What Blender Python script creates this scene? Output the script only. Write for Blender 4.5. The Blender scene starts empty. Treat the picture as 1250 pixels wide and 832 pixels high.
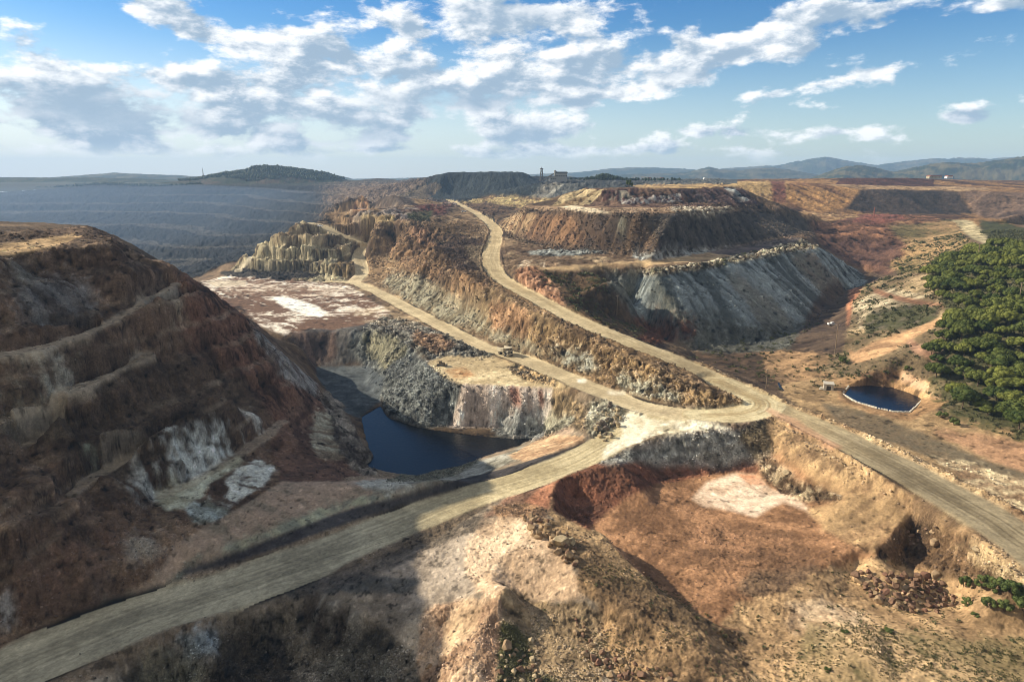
import bpy, math, random, time
import numpy as np
from mathutils import Vector, Matrix
from mathutils.geometry import delaunay_2d_cdt
T0 = time.time()
Q = 1.0                      # ground mesh density
random.seed(7)
scene = bpy.context.scene
COL = scene.collection

# ------------------------------------------------------------------ camera, sky, sun, exposure
CAM_Z = 110.0
F = 829.0                    # focal length in pixels of the 1250 x 832 photograph
PITCH = math.atan(199.0 / F)
cam_data = bpy.data.cameras.new("camera")
cam_data.sensor_width = 36.0
cam_data.lens = 36.0 * F / 1250.0
cam_data.clip_start = 1.0
cam_data.clip_end = 90000.0
cam = bpy.data.objects.new("camera", cam_data)
cam.location = (0, 0, CAM_Z)
cam.rotation_euler = (math.radians(90) - PITCH, 0, 0)
COL.objects.link(cam)
scene.camera = cam

SUN_AZ = math.radians(-71.0)   # measured from the viewing direction, negative = left
SUN_EL = math.radians(26.0)
sun_dir = Vector((math.sin(SUN_AZ) * math.cos(SUN_EL), math.cos(SUN_AZ) * math.cos(SUN_EL), math.sin(SUN_EL)))
sl = bpy.data.lights.new("sun", 'SUN')
sl.energy = 4.7
sl.angle = math.radians(0.6)
sl.color = (1.0, 0.87, 0.68)
so = bpy.data.objects.new("sun", sl)
so.rotation_euler = sun_dir.to_track_quat('Z', 'Y').to_euler()
so.location = (-400, 300, 600)
COL.objects.link(so)

scene.view_settings.view_transform = 'Standard'
scene.view_settings.look = 'None'
scene.view_settings.exposure = 0.78
scene.view_settings.gamma = 1.0
scene.view_settings.use_curve_mapping = False
scene.cycles.use_denoising = True
scene.cycles.pixel_filter_type = 'BLACKMAN_HARRIS'
scene.cycles.filter_width = 0.8
scene.cycles.max_bounces = 5
scene.cycles.diffuse_bounces = 2
scene.cycles.glossy_bounces = 2
scene.cycles.volume_bounces = 1
scene.cycles.caustics_reflective = False
scene.cycles.caustics_refractive = False

world = bpy.data.worlds.new("World")
scene.world = world
world.use_nodes = True
WN = world.node_tree.nodes
WL = world.node_tree.links
WN.clear()
def wn(t, **kw):
    n = WN.new(t)
    for k, v in kw.items():
        if k == 'inp':
            for kk, vv in v.items():
                if hasattr(vv, 'is_linked') or isinstance(vv, bpy.types.NodeSocket):
                    WL.new(vv, n.inputs[kk])
                else:
                    n.inputs[kk].default_value = vv
        else:
            setattr(n, k, v)
    return n
def wmath(op, a, b=None, c=None, clamp=False):
    n = WN.new('ShaderNodeMath'); n.operation = op; n.use_clamp = clamp
    for i, x in enumerate((a, b, c)):
        if x is None: continue
        if isinstance(x, bpy.types.NodeSocket): WL.new(x, n.inputs[i])
        else: n.inputs[i].default_value = x
    return n.outputs[0]
def wmap(x, a, b, c, d):
    n = WN.new('ShaderNodeMapRange'); n.interpolation_type = 'SMOOTHSTEP'
    WL.new(x, n.inputs[0])
    for i, vv in enumerate((a, b, c, d)): n.inputs[i + 1].default_value = vv
    return n.outputs[0]
def build_sky():
    sky = wn('ShaderNodeTexSky', sky_type='NISHITA', sun_disc=False, sun_elevation=SUN_EL, sun_rotation=SUN_AZ,
             altitude=300.0, air_density=1.0, dust_density=0.6, ozone_density=2.5)
    tc = wn('ShaderNodeTexCoord')
    D = tc.outputs['Generated']
    sep = wn('ShaderNodeSeparateXYZ'); WL.new(D, sep.inputs[0])
    X, Y, Z = sep.outputs
    # clouds on a flattened shell: bearing and height above the horizon, so that they foreshorten towards it
    az = wmath('ARCTAN2', X, Y)
    hyp = wmath('SQRT', wmath('ADD', wmath('MULTIPLY', X, X), wmath('MULTIPLY', Y, Y)))
    el = wmath('ARCTAN2', Z, hyp)
    # pattern coordinates: stretched flat near the horizon
    px = wmath('MULTIPLY', az, 1.0)
    py = wmath('MULTIPLY', el, 2.1)
    comb = wn('ShaderNodeCombineXYZ'); WL.new(px, comb.inputs[0]); WL.new(py, comb.inputs[1]); comb.inputs[2].default_value = 3.7
    def fbm(vec, scale, detail, rough, dist=0.0, off=None):
        if off is not None:
            a = wn('ShaderNodeVectorMath', operation='ADD'); WL.new(vec, a.inputs[0]); a.inputs[1].default_value = off; vec = a.outputs[0]
        n = wn('ShaderNodeTexNoise', noise_dimensions='3D')
        WL.new(vec, n.inputs['Vector']); n.inputs['Scale'].default_value = scale
        n.inputs['Detail'].default_value = detail; n.inputs['Roughness'].default_value = rough; n.inputs['Distortion'].default_value = dist
        return n.outputs['Fac']
    V = comb.outputs[0]
    warp = fbm(V, 5.0, 4, 0.6)
    warp2 = fbm(V, 5.0, 4, 0.6, off=(7.3, 2.2, 1.1))
    # cloud banks: (azimuth, elevation, half width, half height, strength, tilt) in degrees
    banks = SKY_BANKS
    tot = None
    azw = wmath('ADD', az, wmath('MULTIPLY', wmath('SUBTRACT', warp, 0.5), 0.14))
    elw = wmath('ADD', el, wmath('MULTIPLY', wmath('SUBTRACT', warp2, 0.5), 0.045))
    for (a0, e0, wa, we, st, tilt) in banks:
        a0, e0, wa, we, tilt = [math.radians(q) for q in (a0, e0, wa, we, tilt)]
        dx = wmath('SUBTRACT', azw, a0); dy = wmath('SUBTRACT', elw, e0)
        rx = wmath('ADD', wmath('MULTIPLY', dx, math.cos(tilt) / wa), wmath('MULTIPLY', dy, math.sin(tilt) / wa))
        ry = wmath('ADD', wmath('MULTIPLY', dx, -math.sin(tilt) / we), wmath('MULTIPLY', dy, math.cos(tilt) / we))
        d2 = wmath('ADD', wmath('MULTIPLY', rx, rx), wmath('MULTIPLY', ry, ry))
        g = wmath('MULTIPLY', wmath('POWER', 2.718, wmath('MULTIPLY', d2, -0.9)), st)
        tot = g if tot is None else wmath('ADD', tot, g)
    tot = wmath('MINIMUM', tot, 1.0)
    def dens(off):
        big = fbm(V, 12.0, 11, 0.58, 0.08, off=off)
        return wmath('ADD', wmath('MULTIPLY', tot, 0.50), wmath('MULTIPLY', wmath('SUBTRACT', big, 0.5), 2.1))
    d0 = dens((0, 0, 0))
    up = dens((-0.012, 0.020, 0))   # towards the sun: how much cloud lies between
    alpha = wmap(d0, 0.19, 0.47, 0, 1)
    shade = wmap(wmath('SUBTRACT', up, wmath('MULTIPLY', d0, 0.55)), -0.05, 0.42, 1, 0)
    # grey undersides in the two dark banks
    dk = None
    for (a0, e0, wa, we, st) in SKY_DARK:
        a0, e0, wa, we = [math.radians(q) for q in (a0, e0, wa, we)]
        dx = wmath('DIVIDE', wmath('SUBTRACT', azw, a0), wa); dy = wmath('DIVIDE', wmath('SUBTRACT', elw, e0), we)
        d2 = wmath('ADD', wmath('MULTIPLY', dx, dx), wmath('MULTIPLY', dy, dy))
        g = wmath('MULTIPLY', wmath('POWER', 2.718, wmath('MULTIPLY', d2, -1.0)), st)
        dk = g if dk is None else wmath('ADD', dk, g)
    shade = wmath('MULTIPLY', shade, wmath('SUBTRACT', 1.0, wmath('MINIMUM', dk, 0.9)))
    ccol = wn('ShaderNodeMix', data_type='RGBA')
    WL.new(shade, ccol.inputs[0]); ccol.inputs[6].default_value = SKY_CLOUD_DARK; ccol.inputs[7].default_value = SKY_CLOUD_LIT
    # Nishita scaled
    # a deeper blue aloft, the colour a polarised clear sky has in the photograph
    hsv = wn('ShaderNodeHueSaturation'); hsv.inputs['Saturation'].default_value = SKY_SAT; hsv.inputs['Hue'].default_value = 0.5
    WL.new(sky.outputs[0], hsv.inputs['Color'])
    tn = wn('ShaderNodeMix', data_type='RGBA', blend_type='MULTIPLY'); WL.new(wmap(el, .05, .30, 0, 1), tn.inputs[0]); WL.new(hsv.outputs[0], tn.inputs[6]); tn.inputs[7].default_value = (.42, .74, .95, 1)
    skyc = tn.outputs[2]
    # pale milky veil near the horizon, thicker towards the sun side
    veil = wmath('MULTIPLY', wmap(el, 0.0, 0.20, 1, 0), wmap(az, -0.9, 0.75, 0.85, 0.12))
    vm = wn('ShaderNodeMix', data_type='RGBA'); WL.new(veil, vm.inputs[0]); WL.new(skyc, vm.inputs[6]); vm.inputs[7].default_value = SKY_VEIL
    # unseen bright overcast added behind the viewpoint and overhead to fill the shade
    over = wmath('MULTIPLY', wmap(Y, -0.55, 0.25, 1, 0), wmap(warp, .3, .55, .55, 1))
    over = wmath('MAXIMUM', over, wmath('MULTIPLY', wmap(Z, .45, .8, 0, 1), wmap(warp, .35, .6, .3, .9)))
    vo = wn('ShaderNodeMix', data_type='RGBA'); WL.new(over, vo.inputs[0]); WL.new(vm.outputs[2], vo.inputs[6]); vo.inputs[7].default_value = SKY_FILL; vm = vo
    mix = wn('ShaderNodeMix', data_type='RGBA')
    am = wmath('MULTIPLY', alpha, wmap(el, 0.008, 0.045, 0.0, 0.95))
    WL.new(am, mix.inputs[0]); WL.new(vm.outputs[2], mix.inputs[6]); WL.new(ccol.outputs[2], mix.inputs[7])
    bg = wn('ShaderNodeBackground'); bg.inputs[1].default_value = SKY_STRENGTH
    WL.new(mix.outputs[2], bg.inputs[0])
    out = wn('ShaderNodeOutputWorld'); WL.new(bg.outputs[0], out.inputs[0])
SKY_STRENGTH = 0.08
SKY_SAT = 1.3
SKY_FILL = (4.2, 3.95, 3.5, 1)
SKY_VEIL = (8.0, 8.3, 8.1, 1)
SKY_CLOUD_LIT = (9.8, 9.6, 9.3, 1)
SKY_CLOUD_DARK = (2.8, 3.7, 4.7, 1)
SKY_FLOOR = 0.0
def cloud_at(u, v):
    dx = (u - 625.0) / F; dyc = (416.0 - v) / F
    y = math.cos(PITCH) + dyc * math.sin(PITCH); z = -math.sin(PITCH) + dyc * math.cos(PITCH)
    return math.degrees(math.atan2(dx, y)), math.degrees(math.atan2(z, math.hypot(dx, y)))
PXD = 57.3 / F * .93
# cloud banks read off the photograph: centre, half width, half height (pixels), strength, tilt
SKY_BANKS = [(*cloud_at(u, v), a * PXD, b * PXD, st, tl) for u, v, a, b, st, tl in [
    (40, 70, 120, 18, .75, 0), (255, 32, 100, 17, 1.0, -16), (375, 62, 100, 17, 1.0, -12), (190, 100, 150, 12, .65, 0), (630, 70, 130, 34, 1.0, 0), (560, 18, 100, 26, 1.0, 0), (700, 12, 60, 16, .8, 0), (690, 95, 80, 16, .8, 0),
    (480, 104, 170, 16, .75, 0), (80, 122, 90, 17, 1.15, 0), (175, 150, 60, 9, .95, 0), (430, 150, 85, 17, 1.15, 0), (560, 122, 90, 16, .9, -6), (640, 155, 55, 15, 1.0, 0), (300, 160, 120, 14, .7, 0),
    (825, 82, 110, 18, 1.15, 12), (755, 102, 60, 14, 1.0, 10), (985, 38, 45, 28, 1.0, 0), (1090, 14, 160, 18, 1.1, 5), (1240, 0, 80, 16, .9, 0), (860, 30, 16, 10, .8, 30), (870, 162, 70, 9, .75, 0), (1030, 158, 60, 9, .65, 0), (1192, 134, 40, 9, .95, 0), (1080, 90, 90, 9, .5, 6), (1240, 155, 20, 8, .7, 0), (180, 182, 260, 8, .62, 0), (480, 180, 160, 9, .6, 0), (700, 182, 130, 7, .55, 0), (60, 160, 90, 12, .8, 0), (330, 135, 120, 18, .8, 0), (900, 185, 150, 6, .45, 0), (960, 110, 60, 10, .5, 8)]]
SKY_DARK = [(*cloud_at(u, v), a * PXD, b * PXD, st) for u, v, a, b, st in [(95, 128, 95, 17, .95), (170, 152, 70, 10, .7), (430, 158, 100, 18, .75), (560, 124, 110, 11, .8), (640, 160, 40, 8, .7), (840, 92, 90, 7, .45), (640, 15, 90, 14, .5), (1100, 26, 90, 8, .4), (1195, 138, 30, 4, .6)]]
build_sky()

# ------------------------------------------------------------------ noise (numpy)
_rng = np.random.RandomState(11)
_L2 = _rng.rand(512, 512).astype(np.float32)
_L3 = _rng.rand(64, 64, 64).astype(np.float32)
def vnoise2(x, y):
    xf = np.floor(x); yf = np.floor(y)
    i = xf.astype(np.int32) & 511; j = yf.astype(np.int32) & 511
    fx = (x - xf).astype(np.float32); fy = (y - yf).astype(np.float32)
    fx = fx * fx * (3 - 2 * fx); fy = fy * fy * (3 - 2 * fy)
    i1 = (i + 1) & 511; j1 = (j + 1) & 511
    a = _L2[i, j]; b = _L2[i1, j]; c = _L2[i, j1]; d = _L2[i1, j1]
    a = a + (b - a) * fx; c = c + (d - c) * fx
    return a + (c - a) * fy
def vnoise3(x, y, z):
    xf = np.floor(x); yf = np.floor(y); zf = np.floor(z)
    i = xf.astype(np.int32) & 63; j = yf.astype(np.int32) & 63; k = zf.astype(np.int32) & 63
    fx = (x - xf).astype(np.float32); fy = (y - yf).astype(np.float32); fz = (z - zf).astype(np.float32)
    fx = fx * fx * (3 - 2 * fx); fy = fy * fy * (3 - 2 * fy); fz = fz * fz * (3 - 2 * fz)
    i1 = (i + 1) & 63; j1 = (j + 1) & 63; k1 = (k + 1) & 63
    def pl(kk):
        a = _L3[i, j, kk]; b = _L3[i1, j, kk]; c = _L3[i, j1, kk]; d = _L3[i1, j1, kk]
        a = a + (b - a) * fx; c = c + (d - c) * fx
        return a + (c - a) * fy
    a = pl(k); b = pl(k1)
    return a + (b - a) * fz
def fbm2(x, y, scale, octs=4, rough=0.5, seed=0.0):
    """about -1..1"""
    t = 0; amp = 1.0; tot = 0; f = 1.0 / scale
    for o in range(octs):
        c, s = math.cos(o * 1.3 + seed), math.sin(o * 1.3 + seed)
        t = t + amp * (vnoise2((c * x - s * y) * f + seed * 17.1 + o * 31.7, (s * x + c * y) * f + seed * 5.3 + o * 11.9) * 2 - 1)
        tot += amp; amp *= rough; f *= 2.03
    return t / tot * 1.6
def fbm3(x, y, z, scale, octs=4, rough=0.5, seed=0.0):
    t = 0; amp = 1.0; tot = 0; f = 1.0 / scale
    for o in range(octs):
        t = t + amp * (vnoise3(x * f + seed * 7.1 + o * 13.7, y * f + seed * 3.3 + o * 5.9, z * f + o * 3.1) * 2 - 1)
        tot += amp; amp *= rough; f *= 2.07
    return t / tot * 1.6
_LC = _rng.rand(256, 256, 5).astype(np.float32)
def blocks(x, y, lam, tilt=1.0):
    """broken rock: every cell is a tilted flat facet at its own height, with sharp steps between; about -1..1"""
    x = x / lam; y = y / lam; xi = np.floor(x).astype(np.int32); yi = np.floor(y).astype(np.int32)
    best = np.full(x.shape, 9.0, np.float32); out = np.zeros(x.shape, np.float32)
    for di in (-1, 0, 1):
        for dj in (-1, 0, 1):
            c = _LC[(xi + di) & 255, (yi + dj) & 255]
            dx = x - (xi + di + c[..., 0]); dy = y - (yi + dj + c[..., 1])
            d = dx * dx + dy * dy; m = d < best
            h = (c[..., 2] * 2 - 1) + tilt * ((c[..., 3] - .5) * dx + (c[..., 4] - .5) * dy) * 2.4
            best = np.where(m, d, best); out = np.where(m, h, out)
    return out
def sstep(a, b, x):
    t = np.clip((x - a) / (b - a), 0, 1)
    return t * t * (3 - 2 * t)

# ------------------------------------------------------------------ pixels of the photograph <-> places in the world
CP, SP = math.cos(PITCH), math.sin(PITCH)
def place(u, v, z):
    """the place at height z seen at (u, v) of the 1250 x 832 photograph"""
    dx = (u - 625.0) / F; dyc = (416.0 - v) / F
    dy = CP + dyc * SP; dz = -SP + dyc * CP
    t = (z - CAM_Z) / dz
    return (dx * t, dy * t, z)
def place_at(u, v, y):
    """the place seen at (u, v) at forward distance y"""
    dx = (u - 625.0) / F; dyc = (416.0 - v) / F
    dy = CP + dyc * SP; dz = -SP + dyc * CP
    t = y / dy
    return (dx * t, y, CAM_Z + dz * t)
def project(x, y, z):
    h = z - CAM_Z
    d = y * CP - h * SP
    up = y * SP + h * CP
    d = np.maximum(d, 1e-3)
    return 625.0 + F * x / d, 416.0 - F * up / d
# ------------------------------------------------------------------ the lie of the land: survey lines (u, v, height)
LINES = []
def line(*p): LINES.append([place(*q) for q in p])
def wline(*p): LINES.append([tuple(float(c) for c in q) for q in p])
def dline(*p): LINES.append([place_at(*q) for q in p])      # (u, v, forward distance)
def shifted(p, dx, dy, z):                                     # a foot line beside a rim line
    LINES.append([(q[0] + dx, q[1] + dy, z) for q in (place(*a) for a in p)])

# road along the bottom left and the ditch beside it
line((-120, 862, -5), (0, 812, -4.5), (104, 770, -3.5), (200, 712, -2), (224, 701, -1.5), (280, 690, -1), (415, 643, -1), (536, 605, 0), (617, 585, 0), (700, 556, 0), (722, 543, .5))
line((200, 700, 1), (226, 690, 2.5), (280, 674, 4), (415, 624, 4.5), (536, 589, 5), (617, 570, 5), (700, 543, 4), (718, 536, 3))
line((104, 834, -5), (236, 771, -4), (330, 727, -3), (448, 687, -2), (529, 660, -1), (583, 623, -.5), (617, 609, 0), (677, 577, 0), (760, 548, 1), (830, 522, 4))
# foot of the left hill
line((-80, 800, -4), (0, 785, -3), (60, 765, -2.5), (130, 738, -1), (190, 706, 0), (215, 664, 4), (250, 642, 5), (290, 622, 5), (320, 603, 5), (345, 588, 4), (420, 590, 3), (460, 595, 4), (536, 583, 5))
# near ground south of the road
line((330, 742, -4), (400, 722, -2), (460, 702, -.5), (545, 668, .5), (600, 634, 1.5), (660, 622, 1.5), (672, 600, 1))
line((620, 628, 2.5), (660, 648, 4), (690, 672, 4), (706, 700, 3.5), (740, 725, 2.5), (770, 745, 2), (805, 770, 0), (850, 800, -1), (900, 850, -2))
BANK = [(678, 580, 1.5), (675, 604, 1.5), (674, 622, 1), (704, 634, 1.5), (735, 650, 2), (772, 686, 1.5), (802, 716, 0), (842, 742, -1.5), (885, 762, -4)]
line(*BANK); shifted(BANK, 7, -1, -6.5)
line((500, 700, -1), (560, 690, 0), (610, 680, 1.5))
line((520, 760, -3), (560, 730, -1), (600, 705, 1))
# rim of the ground above the red basin
line((678, 579, 1.5), (700, 572, 2), (745, 556, 3), (770, 543, 4), (800, 530, 5.5), (850, 526, 6.5), (905, 522, 6.5), (938, 510, 8))
line((700, 583, -4.5), (745, 576, -6), (800, 577, -7), (860, 575, -8), (905, 573, -7.5), (935, 568, -5))
line((740, 612, -5.5), (800, 622, -6), (850, 600, -7), (950, 592, -6.5), (985, 612, -5), (920, 630, -6), (860, 620, -6.5))
line((800, 665, -6), (900, 655, -6), (960, 680, -5.5), (890, 715, -6), (1000, 645, -4), (1045, 605, 0), (1085, 640, 0), (1062, 668, -1.5), (1000, 692, -4), (960, 722, -5))
line((952, 530, 6), (985, 560, 4), (1045, 600, 2.5), (1080, 618, 2.5))
line((938, 512, 8), (1010, 549, 7), (1100, 596, 7), (1180, 646, 7), (1260, 696, 7))
line((966, 540, 6), (1015, 570, 5.5), (1080, 600, 5), (1120, 614, 5))
# pit with boulders at the right
line((1118, 621, 3.5), (1096, 648, 1), (1068, 678, -2.5))
line((1118, 620, 4), (1150, 634, 4.5), (1190, 658, 4), (1225, 684, 4), (1265, 712, 4))
line((1120, 650, -9), (1102, 674, -9), (1090, 688, -7.5)); line((1130, 660, -11), (1160, 676, -11), (1190, 696, -10), (1220, 712, -8)); line((1150, 655, -10), (1175, 660, -4))
line((1040, 692, -7), (1100, 700, -9), (1170, 705, -9.5), (1165, 735, -9), (1100, 750, -7.5), (1040, 715, -7))
line((1000, 742, -6), (1080, 770, -4.5), (1180, 765, -4), (1290, 770, -3)); line((950, 860, -5), (1100, 850, -3), (1300, 860, -2)); line((1230, 705, -3), (1280, 730, -2))
line((1050, 800, -2.5), (1060, 782, -2.5)); line((900, 790, -6), (960, 780, -6)); 
# spur at the bottom centre
line((617, 716, 5), (604, 742, 3), (580, 780, 0), (556, 840, -3)); line((640, 735, -2.5), (655, 760, -2.5), (640, 790, -3), (640, 832, -3.5)); line((570, 722, 0), (545, 760, -4), (520, 800, -7), (500, 850, -9))
line((700, 780, -3), (740, 800, -3), (790, 850, -3.5)); line((690, 742, 0), (740, 765, -1.5))
# pit at the bottom left
line((330, 737, -4), (300, 748, -4.5), (250, 767, -5), (190, 795, -6), (130, 838, -6.5)); line((290, 792, -14), (235, 815, -15), (180, 850, -16)); line((345, 770, -10), (350, 812, -15), (300, 850, -17))
line((390, 742, -4), (430, 748, -4), (465, 765, -5.5), (495, 800, -8), (515, 850, -10)); line((385, 775, -9), (420, 790, -12), (430, 850, -14))

# lake
LAKE_Z = -20.0
SHORE = [(441, 509), (465, 495), (475, 510), (509, 521.6), (549, 528), (595, 533.5), (627, 535.5), (664, 534), (633, 544), (604, 553), (563, 568), (535, 573.5), (511, 581), (457, 581.5), (447, 568), (456, 559), (446, 533)]
LINES.append([place(u, v, LAKE_Z) for u, v in SHORE + SHORE[:1]])
line((475, 530, -28), (500, 540, -29), (550, 545, -29), (600, 541, -28), (520, 560, -28), (480, 565, -27))
line((385, 449, -19), (445, 448, -19), (452, 458, -19)); line((445, 467, -19), (461, 483, -19.5), (462, 496, -20), (439, 506, -20.5), (419, 497, -19.5), (397, 475, -19), (385, 455, -19))
line((446, 533, -22), (441, 509, -22))
# tipping terrace and its face
RIM = [(523, 441, 1.5), (528, 452, 1), (552, 464, .5), (568, 470, .5), (600, 472, .5), (640, 473, .5), (672, 475, 1)]
line(*RIM)
line((545, 436, 1.5), (565, 434, 2), (600, 438, 2.2), (640, 460, 1.2), (600, 458, 1), (560, 450, 1.2))
line((672, 475, 1), (700, 486, 1.5), (722, 494, 4), (735, 508, 4), (732, 525, 3), (718, 532, 2.5))
line((664, 534, -22), (690, 515, -8), (705, 505, -2))
line((523, 439, 3), (514, 428, 3.5), (490, 415, 3), (455, 404, 2), (432, 397, 1)); line((480, 398, 2), (520, 408, 4), (560, 424, 4), (590, 431, 2.5))
line((470, 470, -14), (480, 455, -9), (500, 445, -4)); 
# evaporation ground and the cliff before it
line((300, 395, 2), (320, 408, 1), (355, 408, 0), (408, 404, 0), (440, 396, 0), (470, 388, 0), (495, 392, 1)); line((378, 444, -18), (400, 444, -18), (440, 444, -18), (452, 440, -16))
line((270, 342, 0), (300, 334, 0), (350, 340, 0), (420, 346, 0)); line((300, 370, 0), (360, 365, 0), (430, 370, 0), (460, 378, 0))
# peninsula between hill and lake
line((385, 456, -15), (396, 488, -12), (408, 518, -10), (422, 548, -9), (440, 572, -11), (457, 580, -20)); line((372, 520, -5), (385, 560, -1), (415, 582, 1), (450, 590, 0))
line((470, 588, -3), (520, 588, 0))

# left hill: rim, benches and back
HILLRIM = [(-160, 300, 90), (-60, 296, 88), (0, 302, 84), (60, 292, 86), (106, 284, 86), (124, 291, 84), (150, 308, 80), (168, 318, 77), (190, 325, 75), (212, 334, 70), (236, 338, 64), (258, 356, 57), (280, 376, 50), (300, 386, 44), (320, 410, 32), (345, 440, 17), (368, 462, 4), (384, 474, -4), (396, 492, -9)]
line(*HILLRIM)
wline((-520, 420, 98), (-420, 330, 96), (-330, 230, 94), (-290, 150, 90), (-260, 60, 80));  # unseen ridge beyond the left frame edge, shaped to throw the foreground shadow
line((0, 312, 80), (60, 306, 81), (100, 292, 85)); 
wline((-420, 420, 88), (-330, 430, 84), (-260, 420, 82), (-215, 400, 68), (-190, 400, 50), (-165, 405, 30), (-150, 420, 10), (-140, 440, 0)); wline((-480, 620, 10), (-400, 600, 5), (-320, 560, 0), (-240, 520, 0), (-180, 480, 0))
line((-60, 450, 54), (0, 433, 55), (50, 423, 55), (100, 407, 56), (150, 384, 58), (185, 363, 61), (212, 347, 63)); line((20, 498, 41), (60, 484, 42), (120, 462, 42), (180, 432, 43), (225, 410, 45))
line((40, 560, 28), (100, 545, 29), (190, 504, 31), (260, 470, 33)); line((90, 600, 18), (120, 577, 18), (200, 540, 18), (265, 500, 19), (310, 480, 17)); line((150, 650, 8), (200, 603, 8), (280, 560, 8), (340, 520, 6), (372, 500, 0))
line((-60, 620, 28), (0, 600, 30), (40, 590, 28)); line((-60, 700, 12), (20, 690, 12), (90, 670, 10))

# road 1, the lower haul road, and branch towards the great pit
R1 = [(905, 500, 8.5), (860, 507, 7), (820, 503, 6.5), (780, 495, 6), (740, 480, 5.2), (690, 460, 4), (650, 443, 3.4), (616, 431, 3), (590, 424, 2.6), (540, 398, 2), (500, 377, 1.2), (460, 356, .5), (430, 345, 0), (400, 344, 0)]
R1B = [(430, 345, 0), (441, 334, 4), (440, 322, 11), (437, 314, 16.5), (441, 306, 22), (450, 299, 27), (438, 294, 32), (420, 288, 38), (395, 277, 48), (378, 271.5, 53)]
R2 = [(1290, 690, 8), (1250, 662, 8), (1200, 628, 8), (1100, 572, 8), (1000, 522, 8), (930, 492, 8.5), (895, 474, 9.5), (860, 456, 12.5), (800, 430, 18), (730, 402, 22.5), (690, 384, 25), (650, 362, 29), (618, 345, 32), (603, 330, 35), (599, 312, 39.5), (604, 292, 43.5), (604, 279, 47), (585, 263, 53), (560, 250, 59), (545, 244, 63)]
R3 = [(-60, 850, -4.5), (50, 800, -4), (150, 760, -3), (250, 728, -2.5), (350, 695, -2), (450, 655, -1), (560, 612, -.5), (650, 582, 0), (715, 556, .5), (752, 535, 2), (790, 516, 5), (830, 507, 6.5)]
line(*[(u, v, z) for u, v, z in R1]); line(*R1B); line(*R2)
# bank between the two haul roads
line((897, 487, 9), (875, 482, 12), (850, 470, 13.5), (800, 447, 18), (730, 417, 21), (690, 398, 24), (640, 378, 27), (600, 352, 31), (577, 322, 37)); line((865, 497, 8), (800, 488, 7), (740, 466, 6.2), (690, 449, 5), (640, 430, 4.5), (600, 414, 4), (545, 388, 3.5), (500, 366, 3), (465, 346, 3))
line((760, 452, 12), (700, 425, 14), (650, 405, 15), (600, 390, 14), (560, 370, 13), (520, 350, 13))
# ridge north of the junction
line((470, 330, 8), (480, 308, 22), (490, 290, 40), (505, 272, 57), (520, 268, 59), (560, 272, 54), (580, 285, 47)); line((500, 340, 12), (520, 320, 27), (540, 300, 41), (560, 296, 43)); line((545, 330, 28), (570, 318, 36))
line((520, 300, 46), (560, 305, 40), (585, 308, 40), (590, 320, 37)); line((578, 312, 40), (560, 330, 37), (580, 345, 34))
line((460, 300, 30), (455, 285, 44), (450, 272, 54), (440, 266, 60)); line((425, 282, 44), (410, 268, 56), (400, 262, 60))
line((400, 262, 61), (440, 262, 64), (480, 266, 61), (540, 262, 60)); line((420, 240, 78), (440, 236, 83), (455, 235, 85), (475, 238, 82), (510, 242, 76)); line((430, 257, 68), (450, 257, 69), (500, 252, 69), (530, 252, 66))
# quarry terraces at the rim of the great pit (left of the branch road)
line((292, 324, 3), (305, 313, 12), (330, 291, 36), (350, 279, 48), (378, 270, 55)); line((285, 330, -2), (300, 331, -1), (335, 333, 0), (365, 336, 0), (395, 338, 0), (418, 340, 0))
line((420, 334, 6), (428, 320, 14), (415, 308, 22), (425, 296, 31)); line((385, 320, 12), (395, 300, 30))
line((300, 333, 0), (345, 327, 8), (375, 333, 4)); 
# great pit
dline((360, 300, 1150), (330, 310, 1080), (290, 322, 1020), (250, 330, 980), (200, 345, 900), (100, 360, 900), (-100, 380, 900)); 
wline((-330, 1000, -34), (-420, 1080, -38), (-560, 1120, -40), (-900, 1100, -40)); wline((-260, 1150, -20), (-240, 1250, 0), (-200, 1350, 20)); 
dline((-100, 318, 1450), (100, 318, 1450), (200, 318, 1430), (280, 312, 1400), (330, 300, 1400)); dline((-100, 272, 1800), (100, 274, 1800), (250, 276, 1800), (350, 274, 1750), (400, 262, 1600))
dline((-100, 262, 2050), (0, 264, 2050), (100, 262, 2050), (250, 262, 2050), (330, 256, 1980), (400, 250, 1850)); dline((-100, 247, 2300), (100, 249, 2300), (250, 248, 2300), (400, 244, 2000))
dline((-100, 234, 2600), (0, 240, 2550), (60, 234, 2580), (100, 233, 2600), (330, 235, 2550), (420, 234, 2200)); dline((-100, 223, 2900), (0, 222, 2900), (130, 223.5, 2900), (180, 229, 2850), (240, 226, 2800), (410, 224, 2800), (470, 224, 2600))
dline((-100, 221.5, 3300), (0, 219.5, 3300), (130, 221, 3300), (300, 220, 3300), (600, 219, 3300), (1000, 219.5, 3300), (1400, 221, 3300))
# dark flat-topped tip and the plant bench
dline((545, 240, 1850), (600, 240, 1800), (660, 238, 1800)); dline((500, 240, 1700), (545, 241, 1500), (600, 244, 1450), (660, 246, 1400), (690, 250, 1250))
dline((468, 242, 1800), (500, 232, 1850), (535, 215, 1900), (550, 209, 1950), (600, 208.5, 1950), (638, 209, 1950), (660, 222, 1900), (668, 226, 1880)); dline((545, 214, 2150), (638, 214, 2150)); dline((480, 226, 2300), (550, 224, 2400), (650, 223, 2400))
dline((650, 240, 1450), (700, 242, 1400), (740, 241, 1380), (780, 238, 1380)); dline((668, 221, 1520), (700, 220.5, 1520), (745, 220.5, 1520), (790, 222, 1520), (830, 224, 1550)); dline((700, 219.5, 1700), (800, 219.5, 1800))
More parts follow.
